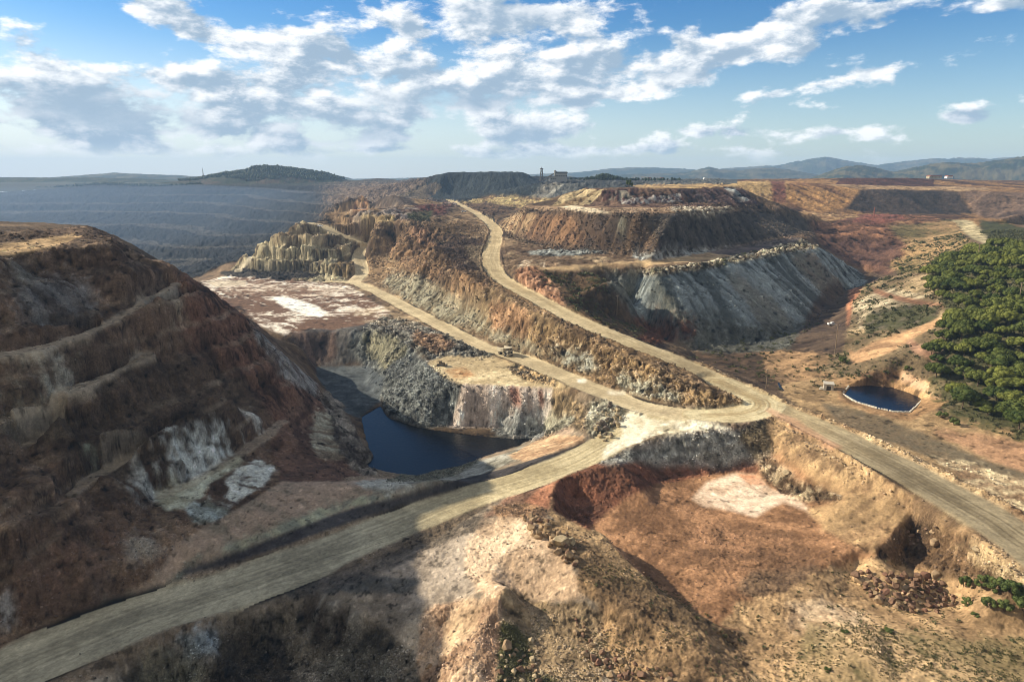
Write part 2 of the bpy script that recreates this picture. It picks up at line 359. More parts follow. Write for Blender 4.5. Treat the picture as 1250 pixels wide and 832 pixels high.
# middle tip: two big steps and the mesa above
line((622, 286, 46), (640, 292, 46), (680, 302, 45), (720, 308, 45), (780, 311, 45), (840, 309, 45), (900, 300, 46), (950, 292, 46), (990, 283, 48)); line((618, 268, 56), (640, 260, 72), (680, 258, 77), (730, 259, 79), (780, 262, 79), (820, 262, 79), (835, 258, 80), (870, 256, 80), (895, 252, 81))
line((640, 250, 78), (700, 248.5, 80), (760, 252, 79), (830, 250, 80)); line((690, 250, 80), (730, 252, 80), (780, 253, 80), (850, 252, 80), (880, 247, 82))
line((700, 236, 92), (730, 232, 96), (800, 231, 97), (880, 229, 98), (905, 229, 98)); line((712, 230, 97), (800, 228, 98), (900, 226, 98)); line((905, 240, 86), (930, 246, 80), (960, 252, 76), (985, 262, 66), (1002, 268, 56)); line((900, 268, 64), (950, 270, 60)); 
dline((740, 233, 1300), (850, 228, 1300), (930, 232, 1250)); 
line((655, 318, 44), (700, 322, 43), (740, 318, 44), (790, 320, 44), (860, 308, 44), (930, 300, 45), (985, 290, 47)); line((630, 300, 45), (660, 306, 44)); line((650, 328, 41), (700, 326, 42), (760, 324, 43))
# grey tip face in front of the bench
line((735, 336, 38), (760, 337, 40), (800, 334, 41), (860, 325, 42), (920, 315, 43.5), (975, 303, 45), (1002, 303, 44)); line((740, 360, 20), (765, 390, 4), (790, 405, 0), (840, 425, -4), (900, 430, -4.5), (940, 415, -3), (990, 390, 0), (1020, 365, 5), (1050, 345, 9), (1058, 335, 12))
line((1000, 300, 44), (1020, 312, 34), (1046, 330, 16))
# valley beyond the upper haul road
line((640, 340, 37), (690, 345, 35), (720, 352, 30)); line((655, 350, 33), (690, 368, 29), (730, 388, 25)); line((735, 392, 21), (780, 412, 12), (830, 432, 3), (880, 450, -1), (930, 470, 1), (960, 488, 2.5), (1000, 505, 3.5))
line((700, 352, 30), (760, 385, 10), (790, 405, 2)); line((850, 442, -4), (900, 446, -4.5), (950, 450, -4), (980, 462, -2)); 
line((905, 478, 9.2), (960, 498, 9.5), (1050, 536, 9.5), (1150, 585, 9.5), (1260, 652, 9.5)); line((960, 490, 4), (1050, 526, 3.5), (1150, 572, 3.5), (1260, 634, 3)); 
line((1000, 470, 2.5), (1020, 492, 3.5), (1100, 512, 4), (1150, 530, 4.5), (1260, 560, 5)); line((1020, 500, 3), (1100, 530, 3), (1180, 568, 3), (1260, 610, 3.5))
POND_Z = 2.2
POND = [(1030, 482), (1038, 471.5), (1062, 470), (1090, 473), (1110, 479), (1127, 486.5), (1109, 504), (1091, 503), (1068, 498), (1045, 491)]
LINES.append([place(u, v, 4.2) for u, v in [(1025, 482), (1034, 469.5), (1062, 467.5), (1092, 470.5), (1114, 476), (1135, 487), (1113, 508), (1088, 506), (1062, 500.5), (1038, 492), (1025, 482)]])
line((1045, 482, -1), (1090, 488, -1.5), (1105, 492, -1)); line((1030, 482, 2), (1045, 491, 2), (1091, 503, 2), (1109, 504, 2), (1127, 486.5, 2), (1090, 473, 2), (1038, 471.5, 2), (1030, 482, 2))
line((1040, 463, 5), (1062, 466, 5), (1098, 466, 5), (1115, 472, 5), (1150, 486, 6)); line((1042, 458, 7.5), (1062, 455, 8.5), (1095, 454, 8.5), (1105, 457, 8.5), (1140, 475, 8), (1155, 488, 7)); line((1000, 452, 1), (1030, 450, 4)); line((1160, 500, 7), (1200, 525, 6), (1270, 545, 7))
line((990, 430, -1), (1020, 430, 3), (1050, 425, 8), (1100, 410, 16), (1130, 395, 22)); line((1010, 400, 1), (1030, 375, 6), (1045, 352, 11), (1062, 340, 14), (1080, 335, 18)); line((1045, 420, 8), (1040, 400, 10), (1050, 370, 16), (1075, 345, 20)); line((1070, 380, 20), (1100, 360, 26), (1130, 370, 27)); line((1085, 440, 14), (1120, 425, 19), (1150, 440, 17))
# red cut and the rising ground at the right
line((1000, 318, 26), (1040, 325, 18), (1080, 332, 18), (1100, 322, 24)); line((985, 288, 42), (1000, 282, 46), (1060, 290, 42), (1100, 300, 36)); line((1000, 272, 50), (1040, 264, 56), (1080, 262, 58), (1130, 268, 55), (1165, 266, 56), (1200, 272, 56)); line((1100, 312, 31), (1140, 300, 42), (1180, 290, 52)); line((1120, 330, 30), (1150, 318, 42), (1200, 300, 56), (1260, 290, 66))
line((1150, 360, 34), (1190, 340, 44), (1260, 330, 55)); line((1150, 420, 20), (1190, 400, 30), (1270, 390, 36)); line((1150, 470, 10), (1200, 460, 15), (1270, 460, 18)); line((1180, 505, 7), (1260, 520, 9))
# great tip wall at the right horizon
dline((905, 250, 1080), (960, 256, 1060), (1020, 262, 1060), (1100, 260, 1100), (1180, 262, 1080), (1270, 290, 900)); dline((885, 222, 1220), (905, 221, 1230), (960, 221.5, 1230), (1010, 226, 1240), (1060, 229, 1250), (1120, 230, 1250), (1180, 231, 1200), (1220, 234, 1150), (1300, 238, 1100)); 
dline((905, 220.5, 1500), (1040, 225, 1350), (1160, 226, 1400), (1300, 227, 1400)); dline((1040, 217.5, 1480), (1115, 217.5, 1480), (1135, 224, 1450)); dline((1040, 218, 1800), (1115, 218.5, 1800), (1300, 221, 1900))
dline((1030, 250, 1130), (1060, 244, 1180), (1080, 240, 1190))
# frame of the sheet
wline((-2600, 900, 60), (-1500, 900, -40)); wline((-2600, 1500, 80), (-1500, 1500, -30)); wline((-1500, 500, 60), (-1500, 0, 80), (-700, 0, 90)); wline((-700, 300, 98), (-600, 560, 70))
wline((-120, 60, -20), (-60, 70, -10), (0, 70, -5), (60, 70, -5), (140, 70, -2), (260, 120, 5), (330, 250, 18)); wline((500, 500, 60), (620, 620, 62), (700, 400, 60), (500, 200, 30)); wline((1200, 1200, 70), (1500, 900, 70), (2300, 1800, 90))
dline((1270, 262, 900), (1400, 262, 900))

# ------------------------------------------------------------------ sheet grid in bearing and log distance
TH0, TH1 = math.radians(-68), math.radians(50)
NT = int(1500 * Q)
seg = [(62.0, 110.0, 90), (110.0, 300.0, 430), (300.0, 1100.0, 480), (1100.0, 3300.0, 230)]
ss = np.concatenate([np.linspace(math.log(a), math.log(b), int(n * Q), endpoint=False) for a, b, n in seg] + [[math.log(3300.0)]])
NS = len(ss)
# finer bearings inside the frame
tt = np.concatenate([np.linspace(TH0, math.radians(-41), int(160 * Q), endpoint=False), np.linspace(math.radians(-41), math.radians(41), int(1230 * Q), endpoint=False), np.linspace(math.radians(41), TH1, int(60 * Q))])
NT = len(tt)
def tin_height():
    pts = []; edges = []; zs = []
    for L in LINES:
        prev = None
        for k, (x, y, z) in enumerate(L):
            r = math.hypot(x, y)
            pts.append(Vector((math.atan2(x, y), math.log(max(r, 30.0))))); zs.append(z)
            if prev is not None: edges.append((prev, len(pts) - 1))
            prev = len(pts) - 1
    for th in np.linspace(TH0 - .02, TH1 + .02, 9):
        for r, z in ((50.0, -6.0), (3500.0, 88.0)):
            pts.append(Vector((th, math.log(r)))); zs.append(z)
    for th in (TH0 - .03, TH1 + .03):
        for r in (120, 300, 700, 1500):
            pts.append(Vector((th, math.log(r)))); zs.append({True: 92.0, False: 30 + r / 25}[th < 0] if th < 0 and r < 700 else (0.0 if th < 0 else min(88, 20 + r / 12)))
    v, e, f, ov, oe, of = delaunay_2d_cdt(pts, edges, [], 0, 1e-6)
    P = np.array([[a.x, a.y] for a in v]); Zv = np.zeros(len(v))
    # a crossing of two survey lines takes the mean of the nearest surveyed heights along both lines
    zs = np.array(zs); src = np.array([[a.x, a.y] for a in pts])
    missing = []
    for i, o in enumerate(ov):
        if len(o): Zv[i] = np.mean(zs[list(o)])
        else: missing.append(i)
    for i in missing:
        d2 = ((src - P[i]) ** 2).sum(1); k = np.argsort(d2)[:4]; w = 1 / (d2[k] + 1e-9)
        Zv[i] = (w * zs[k]).sum() / w.sum()
    print('survey points', len(pts), 'crossings', len(missing))
    H = np.full((NS, NT), np.nan, np.float32)
    for tri in f:
        if len(tri) != 3: continue
        a, b, c = tri
        (x0, y0), (x1, y1), (x2, y2) = P[a], P[b], P[c]
        i0 = np.searchsorted(ss, min(y0, y1, y2)); i1 = np.searchsorted(ss, max(y0, y1, y2), 'right')
        j0 = np.searchsorted(tt, min(x0, x1, x2)); j1 = np.searchsorted(tt, max(x0, x1, x2), 'right')
        if i1 <= i0 or j1 <= j0: continue
        X = tt[None, j0:j1]; Y = ss[i0:i1, None]
        den = (y1 - y2) * (x0 - x2) + (x2 - x1) * (y0 - y2)
        if abs(den) < 1e-14: continue
        l0 = ((y1 - y2) * (X - x2) + (x2 - x1) * (Y - y2)) / den
        l1 = ((y2 - y0) * (X - x2) + (x0 - x2) * (Y - y2)) / den
        l2 = 1 - l0 - l1
        m = (l0 >= -1e-6) & (l1 >= -1e-6) & (l2 >= -1e-6)
        zz = l0 * Zv[a] + l1 * Zv[b] + l2 * Zv[c]
        sub = H[i0:i1, j0:j1]; sub[m] = zz[m]
    H[np.isnan(H)] = 0
    return H
def blur(A, si, sj):
    def k1(A, n, ax):
        n = int(n)
        if n < 1: return A
        for _ in range(2):
            P_ = np.concatenate([np.repeat(np.take(A, [0], ax), n, ax), A, np.repeat(np.take(A, [-1], ax), n, ax)], ax)
            c = np.cumsum(P_, ax, dtype=np.float64)
            z = np.zeros_like(np.take(c, [0], ax)); c = np.concatenate([z, c], ax)
            w = 2 * n + 1
            hi = np.take(c, range(w, c.shape[ax]), ax); lo = np.take(c, range(0, c.shape[ax] - w), ax)
            A = ((hi - lo) / w).astype(np.float32)
        return A
    return k1(k1(A, si, 0), sj, 1)
H = tin_height()
TH, SS = np.meshgrid(tt.astype(np.float32), ss.astype(np.float32))
RR = np.exp(SS)
GX = (RR * np.sin(TH)); GY = (RR * np.cos(TH))
H = blur(H, 3 * Q, 3 * Q)
H0 = H.copy()
print('base height', round(time.time() - T0, 1))
# ------------------------------------------------------------------ haul roads pressed into the land
def catmull(P, n=8):
    P = [np.array(p, float) for p in P]; out = []
    for i in range(len(P) - 1):
        p0 = P[max(i - 1, 0)]; p1 = P[i]; p2 = P[i + 1]; p3 = P[min(i + 2, len(P) - 1)]
        for k in range(n):
            t = k / n
            out.append(.5 * ((2 * p1) + (-p0 + p2) * t + (2 * p0 - 5 * p1 + 4 * p2 - p3) * t * t + (-p0 + 3 * p1 - 3 * p2 + p3) * t ** 3))
    out.append(P[-1]); return np.array(out)
def nearest_on(poly, hw):
    """distance, signed side, arc length and height of the nearest point of a world polyline, for grid points within hw"""
    D = np.full(H.shape, 1e9, np.float32); S = np.zeros(H.shape, np.float32); A = np.zeros(H.shape, np.float32); Zr = np.zeros(H.shape, np.float32)
    arc = 0.0
    for a, b in zip(poly[:-1], poly[1:]):
        dx, dy = b[0] - a[0], b[1] - a[1]; L2 = dx * dx + dy * dy
        if L2 < 1e-6: continue
        cx, cy = (a[0] + b[0]) / 2, (a[1] + b[1]) / 2; rad = math.sqrt(L2) / 2 + hw; rc = math.hypot(cx, cy)
        th = math.atan2(cx, cy); dth = math.asin(min(.99, rad / max(rc, rad + 1)))
        j0, j1 = np.searchsorted(tt, th - dth), np.searchsorted(tt, th + dth)
        i0, i1 = np.searchsorted(ss, math.log(max(rc - rad, 40))), np.searchsorted(ss, math.log(rc + rad))
        if i1 > i0 and j1 > j0:
            X = GX[i0:i1, j0:j1]; Y = GY[i0:i1, j0:j1]
            t = np.clip(((X - a[0]) * dx + (Y - a[1]) * dy) / L2, 0, 1)
            ex = X - a[0] - t * dx; ey = Y - a[1] - t * dy; d = np.sqrt(ex * ex + ey * ey)
            m = d < D[i0:i1, j0:j1]
            D[i0:i1, j0:j1][m] = d[m]
            S[i0:i1, j0:j1][m] = (np.sign(ex * dy - ey * dx) * d)[m]
            A[i0:i1, j0:j1][m] = (arc + t * math.sqrt(L2))[m]
            Zr[i0:i1, j0:j1][m] = (a[2] + t * (b[2] - a[2]))[m]
        arc += math.sqrt(L2)
    return D, S, A, Zr
def to_world(P): return [place(*p) for p in P]
ROADM = np.zeros(H.shape, np.float32); ROADS = np.zeros(H.shape, np.float32); ROADA = np.zeros(H.shape, np.float32); ROADID = np.zeros(H.shape, np.int8)
BERM = np.zeros(H.shape, np.float32)
U0, V0 = project(GX, GY, H)
HAIR = [(860, 507, 7), (900, 506, 7.8), (925, 500, 8.5), (930, 490, 9), (905, 478, 9.5), (880, 466, 11)]
SPUR = [(616, 433, 3), (625, 446, 2.2), (600, 452, 1.5), (570, 447, 1.5), (548, 444, 1.5)]
for rid, (P, hw, berm) in enumerate([(R3, 8.5, 0), (R1B, 8.5, .8), (R1, 8, .9), (R2, 8.5, 1.3), (HAIR, 9.5, .6)], 1):
    W = catmull(to_world(P), 6)
    D, S, A, Zr = nearest_on(W, hw + 12)
    wob = fbm2(GX, GY, 22, 3) * 1.1
    if rid == 1: D = D / (1 + .36 * (1 - sstep(300, 600, U0)))
    if rid == 4: D = D / (1 + .18 * sstep(900, 1100, U0))
    k = 1 - sstep(hw - 1 + wob * .6, hw + 4, D)
    H = H * (1 - k) + Zr * k
    m = D < hw + wob
    ROADM = np.maximum(ROADM, 1 - sstep(hw - 1.5, hw + .8, D + wob)); ROADS[m] = S[m]; ROADA[m] = A[m]; ROADID[m] = rid
    if berm:
        bh = berm * np.exp(-((D - hw - 1.2 + wob * .5) / .9) ** 2) * (0.6 + .6 * vnoise2(GX / 2.2, GY / 2.2))
        BERM = np.maximum(BERM, bh)
BERM *= (ROADM < .5)
# bench tracks on the hillsides: (points, half width, how light)
BENCHES = [
    ([(-60, 450, 54), (0, 434, 55), (50, 424, 55), (100, 408, 56), (150, 385, 58), (185, 364, 61), (214, 346, 63)], 4.2, 1.0),
    ([(20, 498, 41), (60, 484, 42), (120, 462, 42), (180, 433, 43)], 3.0, .9),
    ([(130, 520, 31), (180, 503, 31)], 2.2, .5), ([(30, 540, 31), (70, 525, 31)], 2.5, .7),
    ([(90, 600, 18), (120, 578, 18), (200, 541, 18), (262, 502, 19)], 2.6, .8),
    ([(200, 603, 8), (240, 585, 8), (280, 562, 8), (345, 515, 6)], 3.0, .7),
    ([(10, 640, 22), (80, 610, 20)], 2, .2), ([(195, 400, 49), (225, 380, 52), (232, 372, 54)], 2.5, .5), ([(60, 430, 50), (115, 412, 52)], 1.5, .2)]
BENM = np.zeros(H.shape, np.float32)
for P, hw, lt in BENCHES:
    D, S, A, Zr = nearest_on(catmull(to_world(P), 5), hw + 8)
    wob = fbm2(GX, GY, 12, 3) * hw * .5
    k = 1 - sstep(hw * .7, hw + 2.2, D + wob * .6)
    H = H * (1 - k) + Zr * k
    BENM = np.maximum(BENM, lt * (1 - sstep(hw * .6, hw * .95, D + wob * 1.2)))

# benches of the great pit: long level steps
U, V = project(GX, GY, H)
pit = sstep(930, 1080, RR) * (1 - sstep(2750, 2950, RR)) * (1 - sstep(395, 470, U + fbm2(GX, GY, 160, 3) * 30))
stp = 21.0
zz = H / stp + fbm2(GX, GY, 620, 3) * .45 + fbm2(GX, GY, 120, 3) * .12
fr = zz - np.floor(zz)
H = H + pit * ((np.floor(zz) + sstep(.45, .95, fr)) - zz) * stp * .85
PITBENCH = pit * (1 - sstep(.30, .50, fr)) 
# quarry terraces beside the branch road
qx = (U > 285) & (U < 440) & (V > 265) & (V < 345) & (RR > 760) & (RR < 960)
qm = blur(qx.astype(np.float32), 6 * Q, 6 * Q)
zz = H / 13.0 + fbm2(GX, GY, 60, 2) * .12 + fbm2(GX, GY, 12, 3) * .10; fr = zz - np.floor(zz)
H = H + qm * (1 - ROADM) * ((np.floor(zz) + sstep(.45, .72, fr)) - zz) * 13.0
# the left hill, worn benches
H = np.where(RR < 330, blur(H, 1, 1), H)
hm = ((U < 400) & (RR < 430) & (GX < -40)).astype(np.float32); hm = blur(hm, 8 * Q, 8 * Q)
zz = H / 11.5 + fbm2(GX, GY, 70, 3) * .35 + fbm2(GX, GY, 9, 3) * .10; fr = zz - np.floor(zz)
hb = hm * (1 - BENM) * sstep(6, 14, H) * (1 - ROADM); HILLB = hb * (1 - sstep(.22, .42, fr)) * sstep(.02, .10, fr)
H = H + hm * (1 - BENM) * sstep(6, 16, H) * (1 - ROADM) * ((np.floor(zz) + sstep(.40, .90, fr)) - zz) * 11.5 * .42
# right wall of the spur ridge: natural steps
zz = H / 9 + fbm2(GX, GY, 50, 3) * .5; fr = zz - np.floor(zz)
frm = fr
cm = blur((((U > 420) & (U < 640) & (RR > 480) & (RR < 1100))).astype(np.float32), 10 * Q, 10 * Q) * (1 - ROADM)
H = H + cm * ((np.floor(zz) + sstep(.1, .9, fr)) - zz) * 9 * .55

RIDGEB = cm * (1 - sstep(.18, .36, frm))
# ------------------------------------------------------------------ down-slope streaks (dumped rock, rills)
def gradient(A):
    gt = np.gradient(A, tt, axis=1) / RR; gs = np.gradient(A, ss, axis=0) / RR
    return gt, gs
HB = blur(H, 7 * Q, 7 * Q)
gt, gs = gradient(HB)
SLOPE = np.sqrt(gt * gt + gs * gs) + 1e-6
DT, DS = gt / SLOPE, gs / SLOPE
sT = np.clip((TH - tt[0]), 0, None)
def streak(cell, step, n, seed):
    acc = np.zeros(H.shape, np.float32); w = 0
    for sgn in (1, -1):
        th = TH.copy(); s = SS.copy()
        for k in range(n):
            if k > 0 or sgn > 0:
                r = np.exp(s); x = r * np.sin(th); y = r * np.cos(th)
                wk = 1 - k / (n + 1)
                acc += wk * (vnoise2(x / cell + seed, y / cell - seed) - .5); w += wk
            j = np.clip(np.searchsorted(tt, th.ravel()), 0, NT - 1).reshape(H.shape); i = np.clip(np.searchsorted(ss, s.ravel()), 0, NS - 1).reshape(H.shape)
            rr = RR[i, 0]
            th = th + sgn * step / rr * DT[i, j]; s = s + sgn * step / rr * DS[i, j]
    acc /= w
    sd = acc.std()
    return np.clip(acc / (sd * 2.2), -1.2, 1.2)
ST1 = streak(2.6, 2.5, 7, 3.3)
ST2 = streak(8.0, 6.0, 6, 9.1)
ST3 = streak(24.0, 18.0, 5, 5.2)
print('streaks', round(time.time() - T0, 1))
# ------------------------------------------------------------------ what lies where: rock, soil and growth
U, V = project(GX, GY, H)
N1 = fbm3(GX, GY, H, 60, 4, .55, 1.0); N2 = fbm3(GX, GY, H, 14, 4, .55, 2.0); N3 = fbm3(GX, GY, H, 3.2, 4, .6, 3.0)
NB = fbm3(GX, GY, H * 2.5, 30, 5, .6, 4.0)
EU = fbm2(GX, GY, 14, 4, .6, 5.0); EV = fbm2(GX, GY, 14, 4, .6, 8.0)
# strata: thin level bands warped by noise
STRATA = fbm3(GX * .05, GY * .05, H + NB * 3.5, 2.6, 3, .6, 6.0)
def lin(c):
    c = np.array(c, float) / 255.0
    return np.where(c <= .04045, c / 12.92, ((c + .055) / 1.055) ** 2.4).astype(np.float32)
ALB = np.zeros(H.shape + (3,), np.float32)
RA = np.full(H.shape, .6, np.float32)       # rubble height, metres
GA = np.full(H.shape, .8, np.float32)       # rill depth, metres
REG = np.zeros(H.shape, np.int8)             # which named piece of the ground
VEG = np.zeros(H.shape, np.float32)          # how much scrub grows
RUB = np.zeros(H.shape, np.float32)          # how much loose rock lies
PAT = {'fbm': lambda: N2 * .8 + N3 * .5, 'streak': lambda: ST1 * .7 + ST2 * .6 + N3 * .25, 'bigstreak': lambda: ST2 * .9 + ST1 * .5 + ST3 * .3 + N3 * .15, 'farstreak': lambda: ST3 * .9 + ST2 * .5 + N2 * .2,
       'speck': lambda: N3 * 1.25, 'strata': lambda: STRATA * .9 + N2 * .5 + ST1 * .25, 'patch': lambda: N1 * 1.0 + N2 * .6, 'mix': lambda: N1 * .5 + N2 * .6 + ST1 * .4 + N3 * .4}
CACHE = {}
def inside(poly, edge, umin, umax, vmin, vmax, sl):
    u = U[sl] + EU[sl] * edge; v = V[sl] + EV[sl] * edge * .55
    m = np.zeros(u.shape, bool); n = len(poly)
    for i in range(n):
        x1, y1 = poly[i]; x2, y2 = poly[(i + 1) % n]
        if y1 == y2: continue
        c = ((y1 > v) != (y2 > v)) & (u < (x2 - x1) * (v - y1) / (y2 - y1) + x1)
        m ^= c
    return m
def paint(poly, A, B=None, mode='mix', bias=0.0, sharp=1.0, ra=None, ga=None, edge=5, r=(0, 9e9), reg=None, veg=None, rub=None, op=1.0, C=None, soft=None):
    us = [p[0] for p in poly]; vs = [p[1] for p in poly]
    ok = (U > min(us) - 30) & (U < max(us) + 30) & (V > min(vs) - 20) & (V < max(vs) + 20) & (RR > r[0]) & (RR < r[1])
    ii = np.where(ok.any(1))[0]; jj = np.where(ok.any(0))[0]
    if not len(ii) or not len(jj): return
    sl = (slice(ii[0], ii[-1] + 1), slice(jj[0], jj[-1] + 1))
    m = inside(poly, edge, 0, 0, 0, 0, sl) & ok[sl]
    if mode not in CACHE: CACHE[mode] = PAT[mode]()
    n = CACHE[mode][sl]
    w = sstep(-.5 / sharp, .5 / sharp, n + bias)[..., None]
    a = lin(A); b = lin(B if B is not None else A)
    col = b * (1 - w) + a * w
    if C is not None:
        w2 = sstep(.15, .5, N1[sl] * .6 + N2[sl] * .7 - .1)[..., None]; col = col * (1 - w2) + lin(C) * w2
    mf = m.astype(np.float32)
    sf = soft if soft is not None else (edge * .9)
    if min(m.shape) > 8 and sf >= 1: mf = blur(mf, min(sf, 9) * Q, min(sf, 9) * Q)
    if edge >= 4: mf = sstep(.1, .9, mf + N3[sl] * .35 * (mf > .02) * (mf < .98))
    k = (mf * op)[..., None]
    ALB[sl] = ALB[sl] * (1 - k) + col * k
    for arr, val in ((RA, ra), (GA, ga), (VEG, veg), (RUB, rub)):
        if val is not None: arr[sl] = arr[sl] * (1 - mf) + val * mf
    if reg is not None: REG[sl][m] = reg
def box(u0, v0, u1, v1): return [(u0, v0), (u1, v0), (u1, v1), (u0, v1)]
def oval(u, v, a, b, tilt=0, n=14):
    t = math.radians(tilt)
    return [(u + a * math.cos(k * 2 * math.pi / n) * math.cos(t) - b * math.sin(k * 2 * math.pi / n) * math.sin(t), v + a * math.cos(k * 2 * math.pi / n) * math.sin(t) + b * math.sin(k * 2 * math.pi / n) * math.cos(t)) for k in range(n)]
# everywhere: mixed brown mine soil
w = sstep(-.6, .6, N1 * .6 + N2 * .6)[..., None]
ALB[:] = lin((122, 98, 72)) * w + lin((84, 66, 52)) * (1 - w)
nr = (RR < 330)[..., None]; ALB = np.where(nr, lin((140, 120, 96)) * w + lin((106, 90, 74)) * (1 - w), ALB).astype(np.float32)
ALL = box(-4000, -500, 6000, 3000)

# --- far land
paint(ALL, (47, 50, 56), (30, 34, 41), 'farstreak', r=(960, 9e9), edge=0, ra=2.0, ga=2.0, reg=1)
paint([(-3000, 150), (240, 150), (420, 200), (520, 222), (520, 226), (-3000, 231)], (50, 60, 44), (70, 66, 54), 'patch', r=(2500, 9e9), reg=1, veg=.0)
paint([(395, 222), (520, 222), (540, 245), (470, 262), (395, 275)], (120, 100, 84), (70, 56, 52), 'mix', r=(900, 9e9), ra=3.0, edge=26, soft=9)
paint([(880, 218), (1300, 212), (1300, 300), (1160, 268), (1000, 268), (905, 258)], (150, 110, 62), (84, 58, 44), 'farstreak', r=(950, 9e9), ra=.7, ga=4, reg=2)
paint([(898, 221), (965, 221), (975, 230), (985, 245), (960, 252), (905, 248)], (186, 150, 90), (136, 98, 58), 'farstreak', bias=.2, r=(950, 9e9), edge=2)
paint([(940, 221), (958, 221), (962, 248), (944, 246)], (110, 62, 50), (132, 84, 56), 'farstreak', r=(950, 9e9), edge=2)
paint([(960, 221), (1052, 229), (1040, 250), (1000, 262), (962, 250)], (176, 128, 66), (120, 82, 50), 'farstreak', bias=.1, r=(950, 9e9), edge=2)
paint([(1052, 231), (1170, 233), (1190, 262), (1100, 262), (1030, 256)], (68, 56, 50), (46, 40, 38), 'farstreak', r=(950, 9e9), edge=2)
paint([(1170, 233), (1300, 236), (1300, 290), (1190, 262)], (120, 94, 76), (84, 66, 56), 'farstreak', r=(800, 9e9), edge=2)
paint([(1010, 225), (1180, 228), (1220, 231), (1180, 233), (1040, 231)], (180, 145, 100), (130, 100, 66), 'fbm', r=(950, 9e9), edge=1, ra=.4, ga=0)
paint([(1030, 214), (1140, 214), (1140, 228), (1020, 225)], (92, 56, 46), (70, 44, 40), 'farstreak', r=(950, 9e9), edge=1)
# dark tip and plant bench
paint([(495, 243), (545, 205), (642, 205), (672, 240), (660, 244)], (52, 60, 64), (36, 44, 50), 'farstreak', r=(1400, 9e9), edge=1, ra=1, ga=3, reg=3)
paint([(466, 246), (530, 222), (542, 228), (520, 245)], (112, 96, 76), (84, 72, 60), 'farstreak', r=(1000, 9e9), edge=1)
paint([(640, 243), (668, 219), (900, 219), (900, 232), (720, 246)], (92, 94, 94), (70, 74, 78), 'farstreak', r=(1100, 9e9), edge=1, ga=3, reg=3)
paint([(645, 243), (668, 222), (690, 224), (668, 245)], (150, 148, 140), (110, 106, 100), 'farstreak', r=(1100, 9e9), edge=1)
paint([(560, 248), (600, 238), (668, 242), (680, 246), (640, 256), (600, 262)], (190, 166, 104), (128, 98, 64), 'mix', bias=.1, r=(850, 1700), edge=2)
paint([(540, 250), (600, 248), (640, 256), (650, 262), (610, 268), (575, 258)], (110, 84, 62), (74, 56, 48), 'mix', r=(800, 1700), edge=2, ra=2)

# --- middle tip
TIP = 4
paint([(602, 262), (640, 254), (800, 255), (900, 238), (1002, 258), (1010, 276), (990, 292), (900, 303), (820, 312), (700, 311), (640, 298), (612, 288)], (112, 88, 66), (72, 58, 50), 'bigstreak', r=(500, 1100), edge=1, ra=.9, ga=1.0, reg=TIP, rub=.5)
paint([(640, 262), (700, 262), (720, 300), (640, 292)], (150, 108, 70), (98, 70, 50), 'bigstreak', r=(500, 900), edge=4, op=.8)
paint([(612, 270), (640, 258), (655, 264), (640, 282), (618, 284)], (170, 140, 100), (112, 82, 56), 'bigstreak', r=(500, 900), edge=3)
paint([(700, 258), (712, 258), (745, 300), (735, 305)], (76, 56, 44), (96, 72, 54), 'streak', r=(500, 900), edge=3, op=.7)
paint(oval(759, 274, 6, 9), (170, 176, 160), (100, 96, 80), 'streak', r=(500, 900), edge=3)
paint([(780, 264), (850, 256), (990, 262), (985, 284), (900, 300), (820, 310)], (86, 76, 68), (66, 58, 54), 'bigstreak', r=(500, 1100), edge=3, rub=.4)
paint([(640, 252), (700, 249), (830, 250), (900, 254), (905, 257), (860, 259), (800, 261), (730, 260), (655, 257)], (176, 142, 104), (126, 98, 70), 'fbm', r=(600, 1100), edge=1.5, ra=.4, ga=0, reg=TIP)
paint([(676, 250), (700, 250), (735, 257), (745, 261), (700, 258)], (236, 216, 180), (190, 158, 116), 'fbm', bias=.3, r=(600, 1100), edge=1.5)
paint([(820, 250), (890, 251), (895, 256), (860, 265), (820, 259)], (190, 178, 156), (120, 98, 76), 'speck', bias=-.2, r=(600, 1100), edge=2, ra=1.4)
paint([(672, 252), (694, 232), (900, 225), (930, 248), (860, 256), (760, 254), (700, 250)], (120, 92, 74), (76, 52, 48), 'bigstreak', r=(740, 1250), edge=1, ra=1.2, ga=2, reg=TIP)
paint([(672, 252), (694, 232), (742, 232), (720, 250)], (198, 174, 126), (140, 112, 74), 'bigstreak', bias=.1, r=(740, 1250), edge=1)
paint([(735, 233), (765, 232), (775, 242), (735, 246)], (86, 54, 52), (150, 140, 124), 'bigstreak', r=(740, 1250), edge=1)
paint([(752, 242), (830, 238), (835, 246), (760, 250)], (176, 170, 166), (96, 60, 56), 'speck', r=(740, 1250), edge=1)
paint([(830, 232), (905, 230), (928, 250), (850, 248)], (96, 72, 70), (66, 50, 52), 'bigstreak', r=(740, 1250), edge=1)
paint([(884, 230), (896, 229), (915, 247), (902, 247)], (150, 154, 156), (100, 92, 92), 'bigstreak', r=(740, 1250), edge=1)
paint([(842, 231), (850, 231), (868, 247), (856, 247)], (150, 144, 140), (90, 72, 70), 'bigstreak', r=(740, 1250), edge=1)
paint([(770, 226), (900, 224), (905, 229), (780, 231)], (190, 156, 96), (130, 100, 66), 'fbm', r=(740, 1600), edge=1, ra=.5, ga=0)
